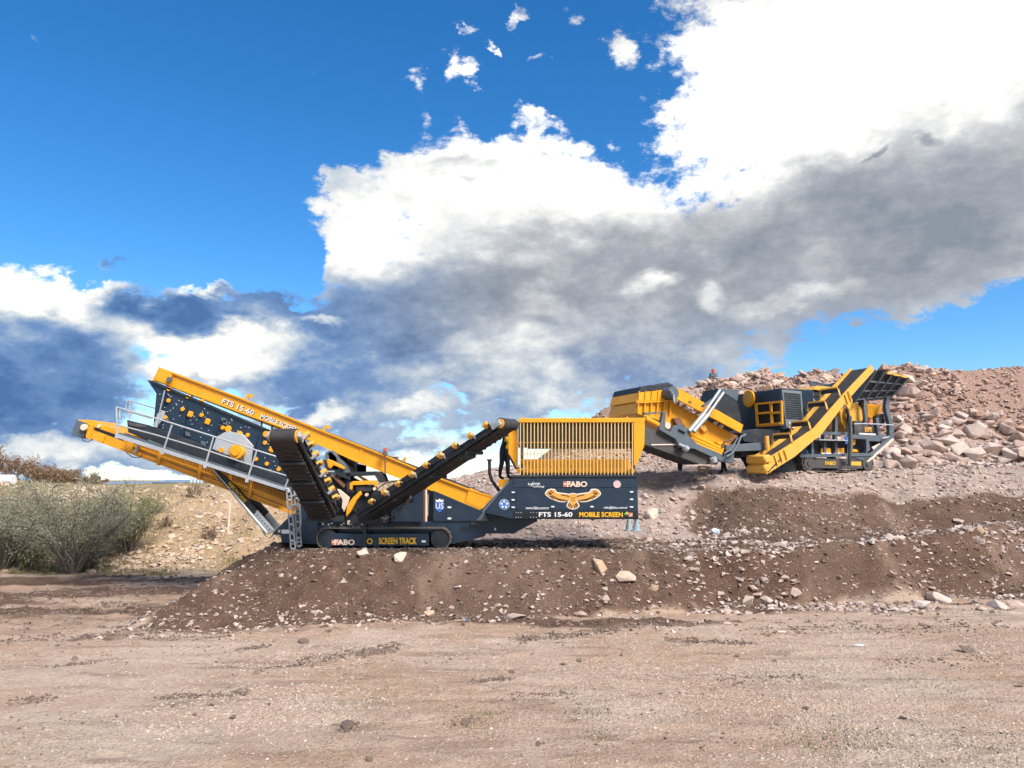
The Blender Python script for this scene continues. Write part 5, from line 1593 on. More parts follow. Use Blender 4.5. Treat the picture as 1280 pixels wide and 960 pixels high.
# screen unit at the left ------------------------------------------------
su = cb_('screen_body', 'yellow', pb([(794, 517), (796, 503), (838, 501), (848, 506), (922, 545), (906, 563), (862, 541), (833, 529)], 0.25, 2.3), bevel=0.03)
cb_('screen_hood', 'yellow', pb([(795, 502.5), (799, 490.5), (837, 486), (843, 492), (845, 502), (838, 500.5)], 0.20, 2.3), bevel=0.03)
for i in range(6):
    x = 797 + i * 8
    m = MB(); m.bar(Qb(x + 2, 489, 0.17), Qb(x, 516.5 + max(0, i - 4) * 2, 0.17), 0.05, 0.07, CBv); m.build('rib', 'yellow', su, CO)
m = MB(); m.bar(Qb(795, 503, 0.15), Qb(845, 501, 0.15), 0.06, 0.08, CBv); m.build('rib', 'yellow', su, CO)
cb_('hood_rubber', 'charcoal', pb([(799, 491), (801, 483.5), (812, 481), (822, 481.5), (834, 477.5), (842, 481), (844, 486), (838, 486.5)], 0.20, 2.3), bevel=0.03)
cv = cb_('return_conveyor', 'yellow', pb([(844, 484), (848, 485), (929, 531), (926, 541), (843, 497)], -0.25, -0.15))
pb([(844, 484), (848, 485), (929, 531), (926, 541), (843, 497)], 0.45, 0.55).build('far_side_plate', 'yellow', cv, CO)
pb([(846, 489), (928, 535), (927.5, 537), (845, 491)], -0.15, 0.45).build('belt', 'rubber', cv, CO)
m = MB(); c = Qb(842, 491, -0.3); m.cyl(c, c + CBv * 0.9, 0.26, 20); m.build('head_drum', 'steel_grey', cv, CO, 0, True)
m = MB(); m.tube([Qb(838, 487, -0.4), Qb(842, 494, -0.4), Qb(843, 503, -0.4)], 0.05, 8); m.build('head_bracket', 'chrome', cv, CO)
MB().hexa([Qb(861, 501, -0.27), Qb(864, 501, -0.27), Qb(864, 504, -0.27), Qb(861, 504, -0.27)], [p + CBv * 0.03 for p in (Qb(861, 501, -0.27), Qb(864, 501, -0.27), Qb(864, 504, -0.27), Qb(861, 504, -0.27))]).build('slot', 'rust', cv, CO)
for x, y in ((855, 510), (861, 514), (893, 529), (900, 533)):
    m = MB(); c = Qb(x, y, 0.2); m.cyl(c, c - CBv * 0.15, 0.08, 10); m.build('roller', 'cream_print', cv, CO)
for k_ in range(3):
    m = MB(); m.tube([Qb(862 - k_ * 0.5, 543 + k_ * 4.2, 0.1), Qb(903 - k_ * 1, 562 + k_ * 3.0, 0.1)], 0.10, 10); cb_('guard_tube', 'yellow', m, smooth=True)
cb_('gusset', 'yellow_worn', pb([(874, 533), (882, 531), (885, 538), (880, 540)], 0.1, 0.26), bevel=0.02)
cb_('gusset', 'rust', pb([(842, 523), (850, 521), (857, 533), (845, 530)], 0.05, 0.25), bevel=0.02)
m = MB(); c = Qb(835, 532, 0.0); m.cyl(c, c + CBv * 0.3, 0.14, 12); cb_('roller', 'cream_print', m, smooth=True)
# grey discharge conveyor below it
dc = cb_('discharge_conveyor', 'dusty_grey', pb([(798, 530), (806, 533), (846, 548), (902, 571), (896, 581), (873, 579.5), (806, 555.5), (798, 551)], -0.55, -0.47))
pb([(798, 530), (806, 533), (846, 548), (902, 571), (896, 581), (873, 579.5), (806, 555.5), (798, 551)], 0.62, 0.70).build('far_side_plate', 'dusty_grey', dc, CO)
pb([(798, 534), (900, 575), (899, 577), (798, 537)], -0.47, 0.62).build('belt', 'rubber', dc, CO)
pb([(800, 550), (873, 578), (873, 580.5), (800, 553.5)], -0.5, 0.65).build('underside_plate', 'charcoal', dc, CO)
m = MB(); m.bar(Qb(814, 556, -0.57), Qb(846, 555.5, -0.57), 0.05, 0.04, CBv); m.build('edge_strip', 'cream_print', dc, CO)
cb_('swing_frame', 'steel_grey', pb([(824, 537), (829, 516), (806, 518.5), (806, 515.5), (833, 514.5), (831, 536), (838, 540), (842, 533), (850, 530), (862, 536), (861, 545), (872, 555), (905, 569), (918, 566), (917, 579), (903, 577), (868, 561), (850, 560), (845, 549)], -0.75, -0.58), bevel=0.01)
m = MB(); m.bar(Qb(848, 537, -0.77), Qb(856, 541, -0.77), 0.05, 0.09, CBv); cb_('frame_slot', 'black_band', m)
for dx_ in (0, 5.5):
    m = MB(); m.tube([Qb(861.5 + dx_, 539 + dx_ * 0.1, -0.8), Qb(880 + dx_, 517 + dx_ * 0.2, -0.8)], 0.085, 10); cb_('lift_ram', 'galvanised', m, smooth=True)
    m = MB(); m.tube([Qb(879 + dx_, 518 + dx_ * 0.2, -0.8), Qb(900 + dx_ * 0.8, 487.5 + dx_ * 0.6, -0.8)], 0.06, 10); cb_('lift_ram_rod', 'galvanised', m, smooth=True)
m = MB(); m.bar(Qb(878, 508, -0.7), Qb(905, 490, -0.7), 0.08, 0.14, CBv); cb_('stay', 'steel_grey', m)
m = MB(); m.tube([Qb(855, 559, -0.85), Qb(859, 562, -0.85)], 0.13, 12); m.tube([Qb(848, 555, -0.85), Qb(857, 559, -0.85)], 0.06, 8); cb_('lock_pin', 'galvanised', m, smooth=True)
m = MB(); m.tube([Qb(891, 572, -0.85), Qb(893, 578, -0.85)], 0.14, 12); cb_('lock_pin', 'galvanised', m, smooth=True)
m = MB(); m.tube([Qb(x, y, -0.9) for x, y in ((908, 571), (916, 566), (922, 556), (926, 546), (932, 543))], 0.05, 8); m.tube([Qb(x, y, -0.85) for x, y in ((905, 567), (912, 563), (918, 554), (922, 547))], 0.04, 8); cb_('hose', 'steel_grey', m, smooth=True)
m = MB(); m.tube([Qb(x, y, -0.9) for x, y in ((902, 560), (906, 552), (914, 550), (921, 545))], 0.05, 8); cb_('hose', 'rust', m, smooth=True)
# mast with warning light
m = MB(); m.tube([Qb(891.5, 488, 1.2), Qb(891.5, 466, 1.2)], 0.03, 8); ms = cb_('mast', 'steel_grey', m)
m = MB(); m.box(Qb(891.5, 469, 1.2), (0.35, 0.12, 0.14), AX); m.build('floodlight', 'steel_grey', ms, CO)
m = MB(); m.cyl(Qb(891.5, 466, 1.2), Qb(891.5, 461.5, 1.2), 0.08, 12); m.build('beacon_lamp', 'beacon_red', ms, CO, 0, True)

# ================================================================ stones
stone('rock_pink', [(0.50, 0.36, 0.30), (0.42, 0.30, 0.25), (0.56, 0.45, 0.39), (0.46, 0.34, 0.29), (0.60, 0.50, 0.45)], 2.2)
stone('rock_red', [(0.40, 0.23, 0.17), (0.46, 0.31, 0.25), (0.36, 0.22, 0.17), (0.50, 0.39, 0.33)], 2.0)
stone('rock_tan', [(0.58, 0.40, 0.27), (0.52, 0.34, 0.21), (0.66, 0.53, 0.42), (0.46, 0.33, 0.23)], 3.0)
stone('gravel_pale', [(0.54, 0.42, 0.335), (0.46, 0.34, 0.265), (0.63, 0.53, 0.45), (0.38, 0.27, 0.205), (0.52, 0.40, 0.32)], 8.0, bump=0.2)
stone('clod_dark', [(0.10, 0.06, 0.042), (0.14, 0.088, 0.062), (0.085, 0.053, 0.038), (0.18, 0.12, 0.09)], 6.0)


def hull_mesh(name, seed, n=15, flat=0.75, bev=0.06):
    r = random.Random(seed)
    bm = bmesh.new()
    for i in range(n):
        v = Vector((r.gauss(0, 1), r.gauss(0, 1), r.gauss(0, 1))).normalized()
        v *= 0.78 + 0.30 * r.random()
        v.x *= 1.0 + 0.3 * r.random()
        v.z *= flat
        bm.verts.new(v * 0.5)
    res = bmesh.ops.convex_hull(bm, input=bm.verts)
    bmesh.ops.delete(bm, geom=[g for g in res['geom_interior'] if isinstance(g, bmesh.types.BMVert)], context='VERTS')
    bmesh.ops.dissolve_limit(bm, angle_limit=R(14), verts=bm.verts, edges=bm.edges)
    if bev: bmesh.ops.bevel(bm, geom=list(bm.edges), offset=bev * 0.5, segments=1, affect='EDGES', clamp_overlap=True)
    bmesh.ops.triangulate(bm, faces=bm.faces)
    bmesh.ops.recalc_face_normals(bm, faces=bm.faces)
    me = bpy.data.meshes.new(name)
    bm.to_mesh(me)
    bm.free()
    return me


ROCKS = {}
for kind in ('rock_pink', 'rock_red', 'rock_tan', 'clod_dark'):
    ROCKS[kind] = []
    for i in range(9):
        me = hull_mesh('boulder', 100 + i * 7 + len(kind), 13 + i % 5, 0.62 + 0.05 * (i % 4))
        me.materials.append(MATS[kind])
        ROCKS[kind].append(me)
SMALL = []
for i in range(8):
    me = hull_mesh('pebble', 500 + i, 9, 0.7, 0)
    SMALL.append((np.array([v.co[:] for v in me.vertices]), np.array([p.vertices[:] for p in me.polygons])))
    bpy.data.meshes.remove(me)


def hit(px, row, y0=8.0, y1=75.0):
    """where the sight line of a pixel meets the land"""
    d = ray(px, row)
    ys = np.arange(y0, y1, 0.04)
    t = ys / d.y
    zz = CAM_H + d.z * t
    below = np.nonzero(zz < height(d.x * t, ys))[0]
    if len(below) == 0: return None
    i = below[0]
    return Vector((d.x * t[i], ys[i], zz[i]))


def scatter(name, mat, label, cat, xs, ys, sizes, sink=0.3):
    """many small stones joined as one mass"""
    n = len(xs)
    zs = height(xs, ys)
    V, F = [], []
    off = 0
    pick = NR.integers(0, len(SMALL), n)
    for kx in range(len(SMALL)):
        sel = np.nonzero(pick == kx)[0]
        if len(sel) == 0: continue
        bv, bf = SMALL[kx]
        m = len(sel)
        ang = NR.random(m) * 2 * np.pi
        tl = (NR.random(m) - 0.5) * 1.2
        ca, sa, ct, st = np.cos(ang), np.sin(ang), np.cos(tl), np.sin(tl)
        x, y, z = bv[:, 0][None], bv[:, 1][None], bv[:, 2][None]
        y2 = y * ct[:, None] - z * st[:, None]
        z2 = y * st[:, None] + z * ct[:, None]
        x3 = x * ca[:, None] - y2 * sa[:, None]
        y3 = x * sa[:, None] + y2 * ca[:, None]
        s = sizes[sel][:, None]
        pts = np.stack([x3 * s + xs[sel][:, None], y3 * s + ys[sel][:, None], z2 * s + (zs[sel] + sizes[sel] * (0.35 - sink))[:, None]], 2)
        V.append(pts.reshape(-1, 3))
        F.append((bf[None] + (off + np.arange(m) * len(bv))[:, None, None]).reshape(-1, 3))
        off += m * len(bv)
    me = mesh_np(name, np.concatenate(V), np.concatenate(F), MATS[mat])
    o = link(name, me)
    return tag(o, label, cat, kind='stuff')


def pts_in(n, x0, x1, y0, y1, weight):
    xs, ys = x0 + (x1 - x0) * NR.random(n), y0 + (y1 - y0) * NR.random(n)
    w = weight(xs, ys)
    keep = NR.random(n) < w
    return xs[keep], ys[keep]


def psize(n, lo, hi, k=2.2):
    """many small, few large"""
    return lo + (hi - lo) * NR.random(n) ** (k * 1.6)


# foreground grit, in drifts
def w_gravel(x, y):
    s, r, t, g = zones(x, y)
    p = sstep(0.0, 0.35, fbm(x * 0.25, y * 0.55, 4, 101) + 0.10 + 0.22 * sstep(-2, 6, x))
    return (0.10 + 0.90 * p) * (1 - s) * sstep(20.5, 16.0, y)


xs, ys = pts_in(150000, -11, 12, 8.6, 20.5, w_gravel)
scatter('gravel', 'gravel_pale', 'pale loose gravel strewn over the packed earth in front', 'gravel', xs, ys, psize(len(xs), 0.012, 0.060, 1.7))
xs, ys = pts_in(9000, -13, 14, 8.6, 21, lambda x, y: sstep(0.05, 0.4, fbm(x * 0.18 + 0.05 * y, y * 1.1, 4, 51)))
scatter('crumbled_earth', 'clod_dark', 'dark crumbs of earth along the wheel ruts in front', 'earth crumbs', xs, ys, psize(len(xs), 0.012, 0.075))


# crumbled ridges thrown up beside the ruts
cx, cy, cs = [], [], []
for (xa, ra), (xb, rb), n, wd, big in (((15, 878), (60, 876), 150, .10, .09), ((195, 872), (310, 867), 420, .10, .10), ((80, 832), (115, 829), 120, .12, .10), ((300, 812), (335, 808), 160, .14, .11),
                                    ((320, 840), (420, 824), 260, .16, .10), ((370, 826), (500, 808), 420, .20, .12), ((445, 818), (490, 812), 260, .14, .13), ((585, 852), (640, 849), 160, .08, .09),
                                    ((420, 914), (450, 908), 90, .10, .08), ((640, 800), (760, 790), 620, .22, .12), ((740, 788), (860, 780), 620, .20, .12), ((835, 801), (945, 805), 560, .16, .10),
                                    ((940, 790), (1080, 782), 420, .30, .10), ((1080, 788), (1260, 779), 520, .40, .10), ((900, 850), (1020, 846), 240, .20, .08), ((180, 795), (300, 790), 420, .30, .11),
                                    ((0, 770), (170, 758), 520, .50, .14), ((20, 748), (200, 740), 420, .60, .15), ((0, 800), (140, 792), 300, .35, .12), ((1100, 830), (1260, 822), 260, .25, .08), ((560, 905), (600, 900), 60, .08, .06), ((640, 870), (720, 866), 140, .10, .08)):
    a, b = hit(xa, ra), hit(xb, rb)
    t = NR.random(n)
    cl = 0.5 + 0.5 * np.sin(t * 23 + n)
    cx.append(a.x + (b.x - a.x) * t + NR.normal(0, 0.05, n)); cy.append(a.y + (b.y - a.y) * t + NR.normal(0, wd, n)); cs.append(0.02 + big * NR.random(n) ** 2.5 * (0.4 + 0.6 * cl))
scatter('rut_crumbs', 'clod_dark', 'broken dark earth ridges along the wheel ruts in front', 'earth crumbs', np.concatenate(cx), np.concatenate(cy), np.concatenate(cs), 0.25)


def w_soil(x, y):
    s, r, t, g = zones(x, y)
    return s * (0.45 + 0.55 * sstep(-0.2, 0.3, fbm(x * 0.7, y * 0.7, 3, 111)))


xs, ys = pts_in(26000, -16, 21, 18, 32, w_soil)
scatter('soil_clods', 'clod_dark', 'dark brown soil clods over the mound and tipped earth', 'soil clods', xs, ys, psize(len(xs), 0.03, 0.22, 1.8), 0.35)
xs, ys = pts_in(38000, -10, 21, 18, 32, lambda x, y: w_soil(x, y) * (0.30 + 0.7 * sstep(0.05, 0.4, fbm(x * 0.9 + 5, y * 0.9, 3, 113) + 0.25 * sstep(6, 12, x))))
scatter('mound_stones', 'rock_pink', 'small pale stones scattered through the brown mound', 'stones', xs, ys, psize(len(xs), 0.02, 0.20), 0.38)
xs, ys = pts_in(9000, 5, 21, 21.5, 28.5, lambda x, y: w_soil(x, y) * sstep(-0.15, 0.35, fbm(x * 0.5, y * 0.8, 3, 117) + 0.1))
scatter('heap_rubble', 'rock_pink', 'grey-pink broken stone through the heap at the right', 'rubble', xs, ys, psize(len(xs), 0.05, 0.34, 1.5), 0.36)
xs = np.concatenate([-6.3 + 4.8 * NR.random(900), -6.3 + 4.8 * NR.random(500)])
ys = np.concatenate([YT - 0.10 + 0.12 * NR.normal(size=900), YF + 0.05 + 0.1 * NR.normal(size=500)])
scatter('track_mud', 'clod_dark', 'crumbled earth pressed up along the plant tracks', 'earth crumbs', xs, ys, psize(len(xs), 0.03, 0.15, 1.2), 0.15)
# stones rolled to the toe of the mound
tx = -9.5 + 30 * NR.random(1600)
ty_ = np.interp(tx, TOEX, TOEY) + NR.normal(0.25, 0.45, 1600)
scatter('toe_stones', 'rock_pink', 'small stones rolled to the foot of the mound', 'stones', tx, ty_, psize(1600, 0.03, 0.20))


def w_rub(x, y):
    s, r, t, g = zones(x, y)
    return r * (1 - sstep(41, 43, y))


xs, ys = pts_in(30000, -5, 24, 26.5, 43, w_rub)
scatter('slope_rubble', 'rock_pink', 'pink-grey crushed rubble covering the slope and bench behind the plant', 'rubble', xs, ys, psize(len(xs), 0.04, 0.28))
xs, ys = pts_in(26000, 1, 42, 41, 54, lambda x, y: zones(x, y)[1] * (0.45 + 0.55 * sstep(-0.1, 0.3, fbm(x * 0.35, y * 0.35, 3, 121))))
scatter('bank_rubble', 'rock_red', 'reddish rubble on the high embankment behind the crusher', 'rubble', xs, ys, psize(len(xs), 0.06, 0.42))
xs, ys = pts_in(30000, -30, -3, 30, 39, lambda x, y: zones(x, y)[2] * (0.12 + 0.88 * sstep(0.02, 0.40, fbm(x * 0.45 + 3, y * 0.35, 3, 131))))
scatter('tan_rubble', 'rock_tan', 'tan and cream stones on the cut bank at the left', 'rubble', xs, ys, psize(len(xs), 0.05, 0.36, 1.6))


def gz(x, y): return float(height(np.array([x]), np.array([y]))[0])


def boulder(p, size, kind, label, group, sink=0.28, name='boulder', flat=None):
    o = bpy.data.objects.new(name, ROCKS[kind][rng.randrange(9)])
    o.rotation_euler = (rng.uniform(-0.5, 0.5), rng.uniform(-0.5, 0.5), rng.uniform(0, 6.28))
    k = rng.uniform(0.8, 1.2)
    o.scale = (size * k, size / k, size * (flat or rng.uniform(0.75, 1.1)))
    o.location = (p[0], p[1], p[2] + size * (0.36 - sink))
    COL.objects.link(o)
    return tag(o, label, 'boulder', group)


cxs, cys = pts_in(2600, 8, 29, 45.5, 52, lambda x, y: sstep(45.5, 49, y))
scatter('crest_rubble', 'rock_red', 'broken rock heaped along the crest of the high embankment', 'rubble', cxs, cys, psize(len(cxs), 0.15, 0.75, 1.2), 0.25)
sxs, sys_ = pts_in(2600, 15, 36, 42.5, 48, lambda x, y: sstep(48, 44, y))
scatter('slide_rubble', 'rock_pink', 'medium stones filling the gaps of the rock slide beside the crusher', 'rubble', sxs, sys_, psize(len(sxs), 0.15, 0.7, 1.2), 0.25)
# single boulders one can point to in the mound and at its foot
for px, row, wpx, kind, label in (
        (748, 709, 26, 'rock_tan', 'largest yellowish boulder stuck in the mound face below the hopper'),
        (781, 723, 29, 'rock_tan', 'brown squarish boulder in the mound face right of the yellowish one'),
        (500, 699, 21, 'rock_tan', 'tan boulder on the mound lip just below the near track'),
        (455, 694, 19, 'rock_tan', 'flat tan slab on the mound lip below the word on the track'),
        (755, 749, 14, 'rock_pink', 'upright pale stone low in the mound face below the yellowish boulder'),
        (645, 772, 20, 'rock_pink', 'grey stone lying at the mound foot below the hopper corner'),
        (816, 738, 15, 'rock_tan', 'pale stone low in the mound face right of the brown boulder'),
        (538, 768, 14, 'rock_tan', 'tan stone at the mound foot left of the grey one'),
        (622, 759, 12, 'rock_tan', 'yellowish stone low on the mound face above its foot'),
        (725, 769, 17, 'rock_pink', 'flat pale stone at the mound foot below the upright one'),
        (1175, 751, 30, 'rock_pink', 'largest pale boulder at the foot of the right heap'),
        (1152, 756, 22, 'rock_pink', 'flat grey slab leaning left of the largest pale boulder'),
        (1246, 759, 26, 'rock_pink', 'wide pale slab at the right end of the heap foot'),
        (1270, 756, 22, 'rock_pink', 'pale rock at the right picture edge beside the wide slab'),
        (1226, 762, 14, 'rock_pink', 'small pale rock left of the wide slab'),
        (958, 751, 18, 'rock_pink', 'whitish rock at the heap foot where the ruts end'),
        (992, 741, 18, 'rock_pink', 'pale flat rock just above the whitish one'),
        (940, 736, 13, 'rock_pink', 'round pinkish stone left above the whitish rock'),
        (935, 752, 18, 'rock_tan', 'low tan rock left of the whitish one'),
        (1113, 718, 14, 'rock_red', 'reddish stone standing in the middle of the right heap'),
        (1112, 674, 16, 'rock_pink', 'pale stone on the crest of the right heap'),
        (1198, 653, 13, 'rock_pink', 'white stone at the foot of the dark soil hill'),
        (1225, 664, 14, 'rock_tan', 'tan stone on the crest near the right picture edge'),
        (815, 647, 24, 'rock_tan', 'long tan rock in the rubble right of the hopper end'),
        (503, 668, 9, 'rock_tan', 'small tan stone half hidden behind the near track')):
    p = hit(px, row)
    if p is None: continue
    boulder(p, wpx / FPX * p.y * 1.08, kind, label, None, 0.30)

# the rock slide right of the crusher
cnt = 0
for i in range(420):
    px = rng.uniform(1085, 1300)
    low = 588 - (px - 1085) * 0.055
    up = low - rng.uniform(0, 1) ** 1.3 * (66 if px > 1120 else 40)
    p = hit(px, up)
    if p is None or p.y < 38: continue
    frac = (low - up) / 66
    boulder(p, (0.4 + 1.0 * rng.random() ** 1.6) * (1.25 - 0.55 * frac), 'rock_pink' if rng.random() < 0.75 else 'rock_red', 'angular pink-grey boulder in the rock slide right of the crusher', 'boulders of the rock slide beside the crusher', rng.uniform(0.1, 0.4))
    cnt += 1
    if cnt >= 140: break
for (px, row, w), lab in zip(((1217, 545, 30), (1195, 528, 22), (1170, 580, 22), (1130, 545, 18), (1145, 560, 20), (1272, 572, 24)),
                             ('largest tilted slab in the middle of the rock slide', 'pale slab highest on the rock slide above the largest one', 'wide boulder at the foot of the rock slide', 'rounded boulder of the rock slide next to the crusher tail', 'boulder just below the rounded one next to the crusher tail', 'broad tan boulder at the slide foot by the right edge')):
    p = hit(px, row)
    if p: boulder(p, w / FPX * p.y, 'rock_pink', lab, None, 0.22)
# piled rocks along the crest
for i in range(105):
    px = rng.choice((rng.gauss(900, 20), rng.gauss(948, 22), rng.gauss(1022, 26), rng.gauss(1050, 12), rng.gauss(1125, 26), rng.gauss(1165, 20), rng.uniform(845, 1190)))
    if not 835 < px < 1195: continue
    Y = rng.uniform(48.0, 51.3)
    x = P(px, 470, Y).x
    z = float(height(np.array([x]), np.array([Y]))[0])
    _ = max(math.exp(-((px - c) / w) ** 2) for c, w in ((900, 26), (948, 26), (1025, 30), (1125, 30)))
    boulder((x, Y, z), rng.uniform(0.45, 1.15), rng.choice(('rock_tan', 'rock_pink', 'rock_pink', 'rock_red')), 'tan boulder piled along the crest of the high embankment', 'boulders along the crest', rng.uniform(0.18, 0.38))
p = P(1104, 452, 50.6)
boulder((p.x, p.y, gz(p.x, p.y) + 0.1), 1.1, 'rock_red', 'round brown boulder perched highest on the crest above the hopper wing', None, 0.1)
# loose rocks in the rubble right of the hopper and in front of the crusher
for i in range(36):
    px, row = (rng.uniform(800, 885), rng.uniform(610, 664)) if i < 24 else (rng.uniform(930, 1110), rng.uniform(586, 600))
    p = hit(px, row)
    if p is None: continue
    boulder(p, rng.uniform(0.14, 0.42), 'rock_pink', 'loose pale rock in the rubble between hopper and crusher', 'loose rocks below the crusher', 0.25)
# clods lying alone on the packed earth
for px, row, w in ((433, 911, 22), (420, 907, 9), (461, 951, 14), (290, 899, 13), (582, 905, 15), (243, 895, 8), (216, 884, 8), (265, 882, 9), (337, 881, 7), (564, 825, 7), (705, 831, 9),
                   (724, 827, 9), (776, 820, 7), (968, 827, 9), (922, 821, 8), (1209, 815, 20), (1274, 859, 10), (1007, 886, 11), (672, 932, 10), (925, 855, 9), (826, 868, 8), (92, 826, 12), (470, 818, 14), (380, 804, 16), (640, 841, 9), (1130, 900, 12)):
    p = hit(px, row)
    if p is None: continue
    o = boulder(p, w / FPX * p.y * 0.95, 'clod_dark', 'dark earth clod lying on the packed ground in front', 'earth clods in front', 0.2, 'earth_clod', 0.6)
    o['category'] = 'clod'

# ================================================================ plants


def leaf_material(name, c1, c2, c3):
    m = bpy.data.materials.new(name)
    m.use_nodes = True
    k = NT(m.node_tree)
    b = k.node('ShaderNodeBsdfPrincipled')
    geo = k.node('ShaderNodeNewGeometry')
    c = k.ramp(geo.outputs['Random Per Island'], [(0.0, c1), (0.5, c2), (1.0, c3)])
    k.l.new(c, b.inputs['Base Color'])
    b.inputs['Roughness'].default_value = 0.7
    b.inputs['Specular IOR Level'].default_value = 0.2
    tr = k.node('ShaderNodeBsdfTranslucent')
    k.l.new(c, tr.inputs['Color'])
    mx = k.node('ShaderNodeMixShader')
    mx.inputs[0].default_value = 0.25
    k.l.new(b.outputs[0], mx.inputs[1])
    k.l.new(tr.outputs[0], mx.inputs[2])
    finish(k, mx)
    MATS[name] = m


leaf_material('leaf_olive', (0.23, 0.24, 0.15), (0.34, 0.34, 0.23), (0.46, 0.44, 0.33))
leaf_material('leaf_green', (0.12, 0.15, 0.05), (0.20, 0.22, 0.09), (0.30, 0.28, 0.13))
leaf_material('leaf_rust', (0.26, 0.14, 0.09), (0.34, 0.21, 0.14), (0.28, 0.23, 0.13))
leaf_material('grass_blade', (0.13, 0.14, 0.05), (0.24, 0.22, 0.09), (0.36, 0.28, 0.14))
paint('bark', (0.20, 0.165, 0.14), 0.9, dirt=0.4, dirt_col=(0.20, 0.17, 0.14), spec=0.2, scale=8)


def leaves_mesh(name, centers, size, mat, seed, asp=0.45):
    r = np.random.default_rng(seed)
    n = len(centers)
    s = size * (0.6 + 0.8 * r.random(n))[:, None]
    u = r.normal(size=(n, 3)); u /= np.linalg.norm(u, axis=1)[:, None]
    w = r.normal(size=(n, 3)); w -= (w * u).sum(1)[:, None] * u; w /= np.linalg.norm(w, axis=1)[:, None]
    c = np.asarray(centers)
    v = np.stack([c - u * s, c + w * s * asp, c + u * s, c - w * s * asp], 1).reshape(-1, 3)
    f = np.arange(4 * n).reshape(n, 4)
    return mesh_np(name, v, f, MATS[mat])


def shrub(name, base, H, W, n_stem, n_leaf, leaf, mat, label, cat, seed, group=None, lean=0.0):
    r = random.Random(seed)
    root = empty(name, base, label, cat, group)
    wood = MB()
    tips = []
    for i in range(n_stem):
        a = r.uniform(0, 2 * math.pi)
        sp = r.random() ** 0.6
        tip = Vector((math.cos(a) * W * sp + lean, math.sin(a) * W * 0.8 * sp, H * (0.55 + 0.45 * r.random()) * (1 - 0.35 * sp * sp)))
        b0 = Vector((math.cos(a) * 0.12, math.sin(a) * 0.12, -0.1))
        pts = []
        for j in range(6):
            t = j / 5
            q = b0.lerp(tip, t)
            q += Vector((r.gauss(0, 1), r.gauss(0, 1), r.gauss(0, 0.5))) * 0.05 * H * t * 0.5
            q.z += 0.12 * H * math.sin(math.pi * t) * (1 - sp * 0.3)
            pts.append(q)
        rr = 0.013 * H * r.uniform(0.5, 1.2)
        wood.tube([tuple(p) for p in pts], rr, 5, rr * 0.25)
        for j in range(2, 6):
            for _ in range(3):
                e = pts[j] + Vector((r.gauss(0, 1), r.gauss(0, 1), r.gauss(0.35, 0.7))) * 0.13 * H
                wood.tube([tuple(pts[j]), tuple(pts[j].lerp(e, 0.5) + Vector((r.gauss(0, .02), r.gauss(0, .02), 0.03))), tuple(e)], rr * 0.35, 3, rr * 0.12)
                tips.append((pts[j], e))
    o = wood.build('branches', 'bark', root, (0, 0, 0))
    rn = np.random.default_rng(seed)
    idx = rn.integers(0, len(tips), n_leaf)
    t = rn.random(n_leaf) ** 0.7
    A = np.array([a[:] for a, b in tips])[idx]
    B = np.array([b[:] for a, b in tips])[idx]
    c = A + (B - A) * (t * 1.15)[:, None] + rn.normal(size=(n_leaf, 3)) * 0.035 * H
    c[:, 2] = np.maximum(c[:, 2], 0.03)
    link('crown', leaves_mesh('crown', c, leaf, mat, seed + 1), root)
    return root


def on_ground(px, row, **kw):
    p = hit(px, row, **kw)
    return p


def gz(x, y): return float(height(np.array([x]), np.array([y]))[0])


p = hit(92, 716)
shrub('olive_shrub', p, 3.7, 2.9, 60, 26000, 0.034, 'leaf_olive', 'large grey-green spreading shrub at the foot of the left bank', 'shrub', 3)
b = P(5, 705, 31.0); shrub('olive_shrub', (b.x, 31.0, gz(b.x, 31.0)), 3.4, 2.6, 44, 17000, 0.034, 'leaf_olive', 'grey-green shrub behind and left of the large one, cut by the picture edge', 'shrub', 5)
b = P(160, 700, 32.2); shrub('olive_shrub', (b.x, 32.2, gz(b.x, 32.2)), 2.4, 1.7, 30, 12000, 0.034, 'leaf_green', 'greener shrub right behind the large shrub on the bank', 'shrub', 9)
b = hit(40, 714); shrub('leafy_plant', b, 0.9, 0.5, 14, 1300, 0.045, 'leaf_green', 'small bright green plant low in front of the large shrub', 'plant', 12)
SKY_BUSH = ('reddish-brown bush on the skyline cut by the left picture edge', 'tallest reddish-brown bush on the skyline above the white tank', 'rusty bush on the skyline just right of the white tank', 'second rusty skyline bush right of the white tank', 'third rusty skyline bush right of the white tank, low and wide',
            'fourth rusty skyline bush right of the white tank', 'last and lowest rusty bush of the skyline row, nearest the sheds', 'reddish-brown skyline bush outside the left edge')
for i, (px, row, Y, H, W) in enumerate(((-12, 606, 62, 2.1, 1.9), (14, 606, 66, 2.4, 1.9), (36, 606, 60, 1.7, 1.6), (55, 606, 64, 1.9, 1.6), (76, 607, 61, 1.3, 1.5), (96, 607, 66, 1.2, 1.6), (118, 607, 60, 0.8, 1.3))):
    b = P(px, row, Y)
    shrub('scrub_bush', (b.x, Y, gz(b.x, Y)), H, W, 16, 3200, 0.065, 'leaf_rust', SKY_BUSH[i], 'bush', 30 + i, 'bushes on the left skyline')
for i, (px, row, H, W, mat, label) in enumerate(((263, 676, 0.75, 0.45, 'leaf_rust', 'dry grey weed clump on the left bank beside the pale post'), (190, 645, 0.9, 0.6, 'leaf_green', 'dark green tuft halfway up the bank right of the shrubs'),
                                                 (205, 660, 0.5, 0.4, 'leaf_rust', 'small brown weed on the bank below the dark green tuft'), (245, 620, 0.6, 0.6, 'leaf_rust', 'dry weed near the top of the bank under the fines conveyor'))):
    b = hit(px, row)
    if b: shrub('weed_clump', b, H, W, 12, 700, 0.03, mat, label, 'weed', 60 + i)
b = hit(285, 664)
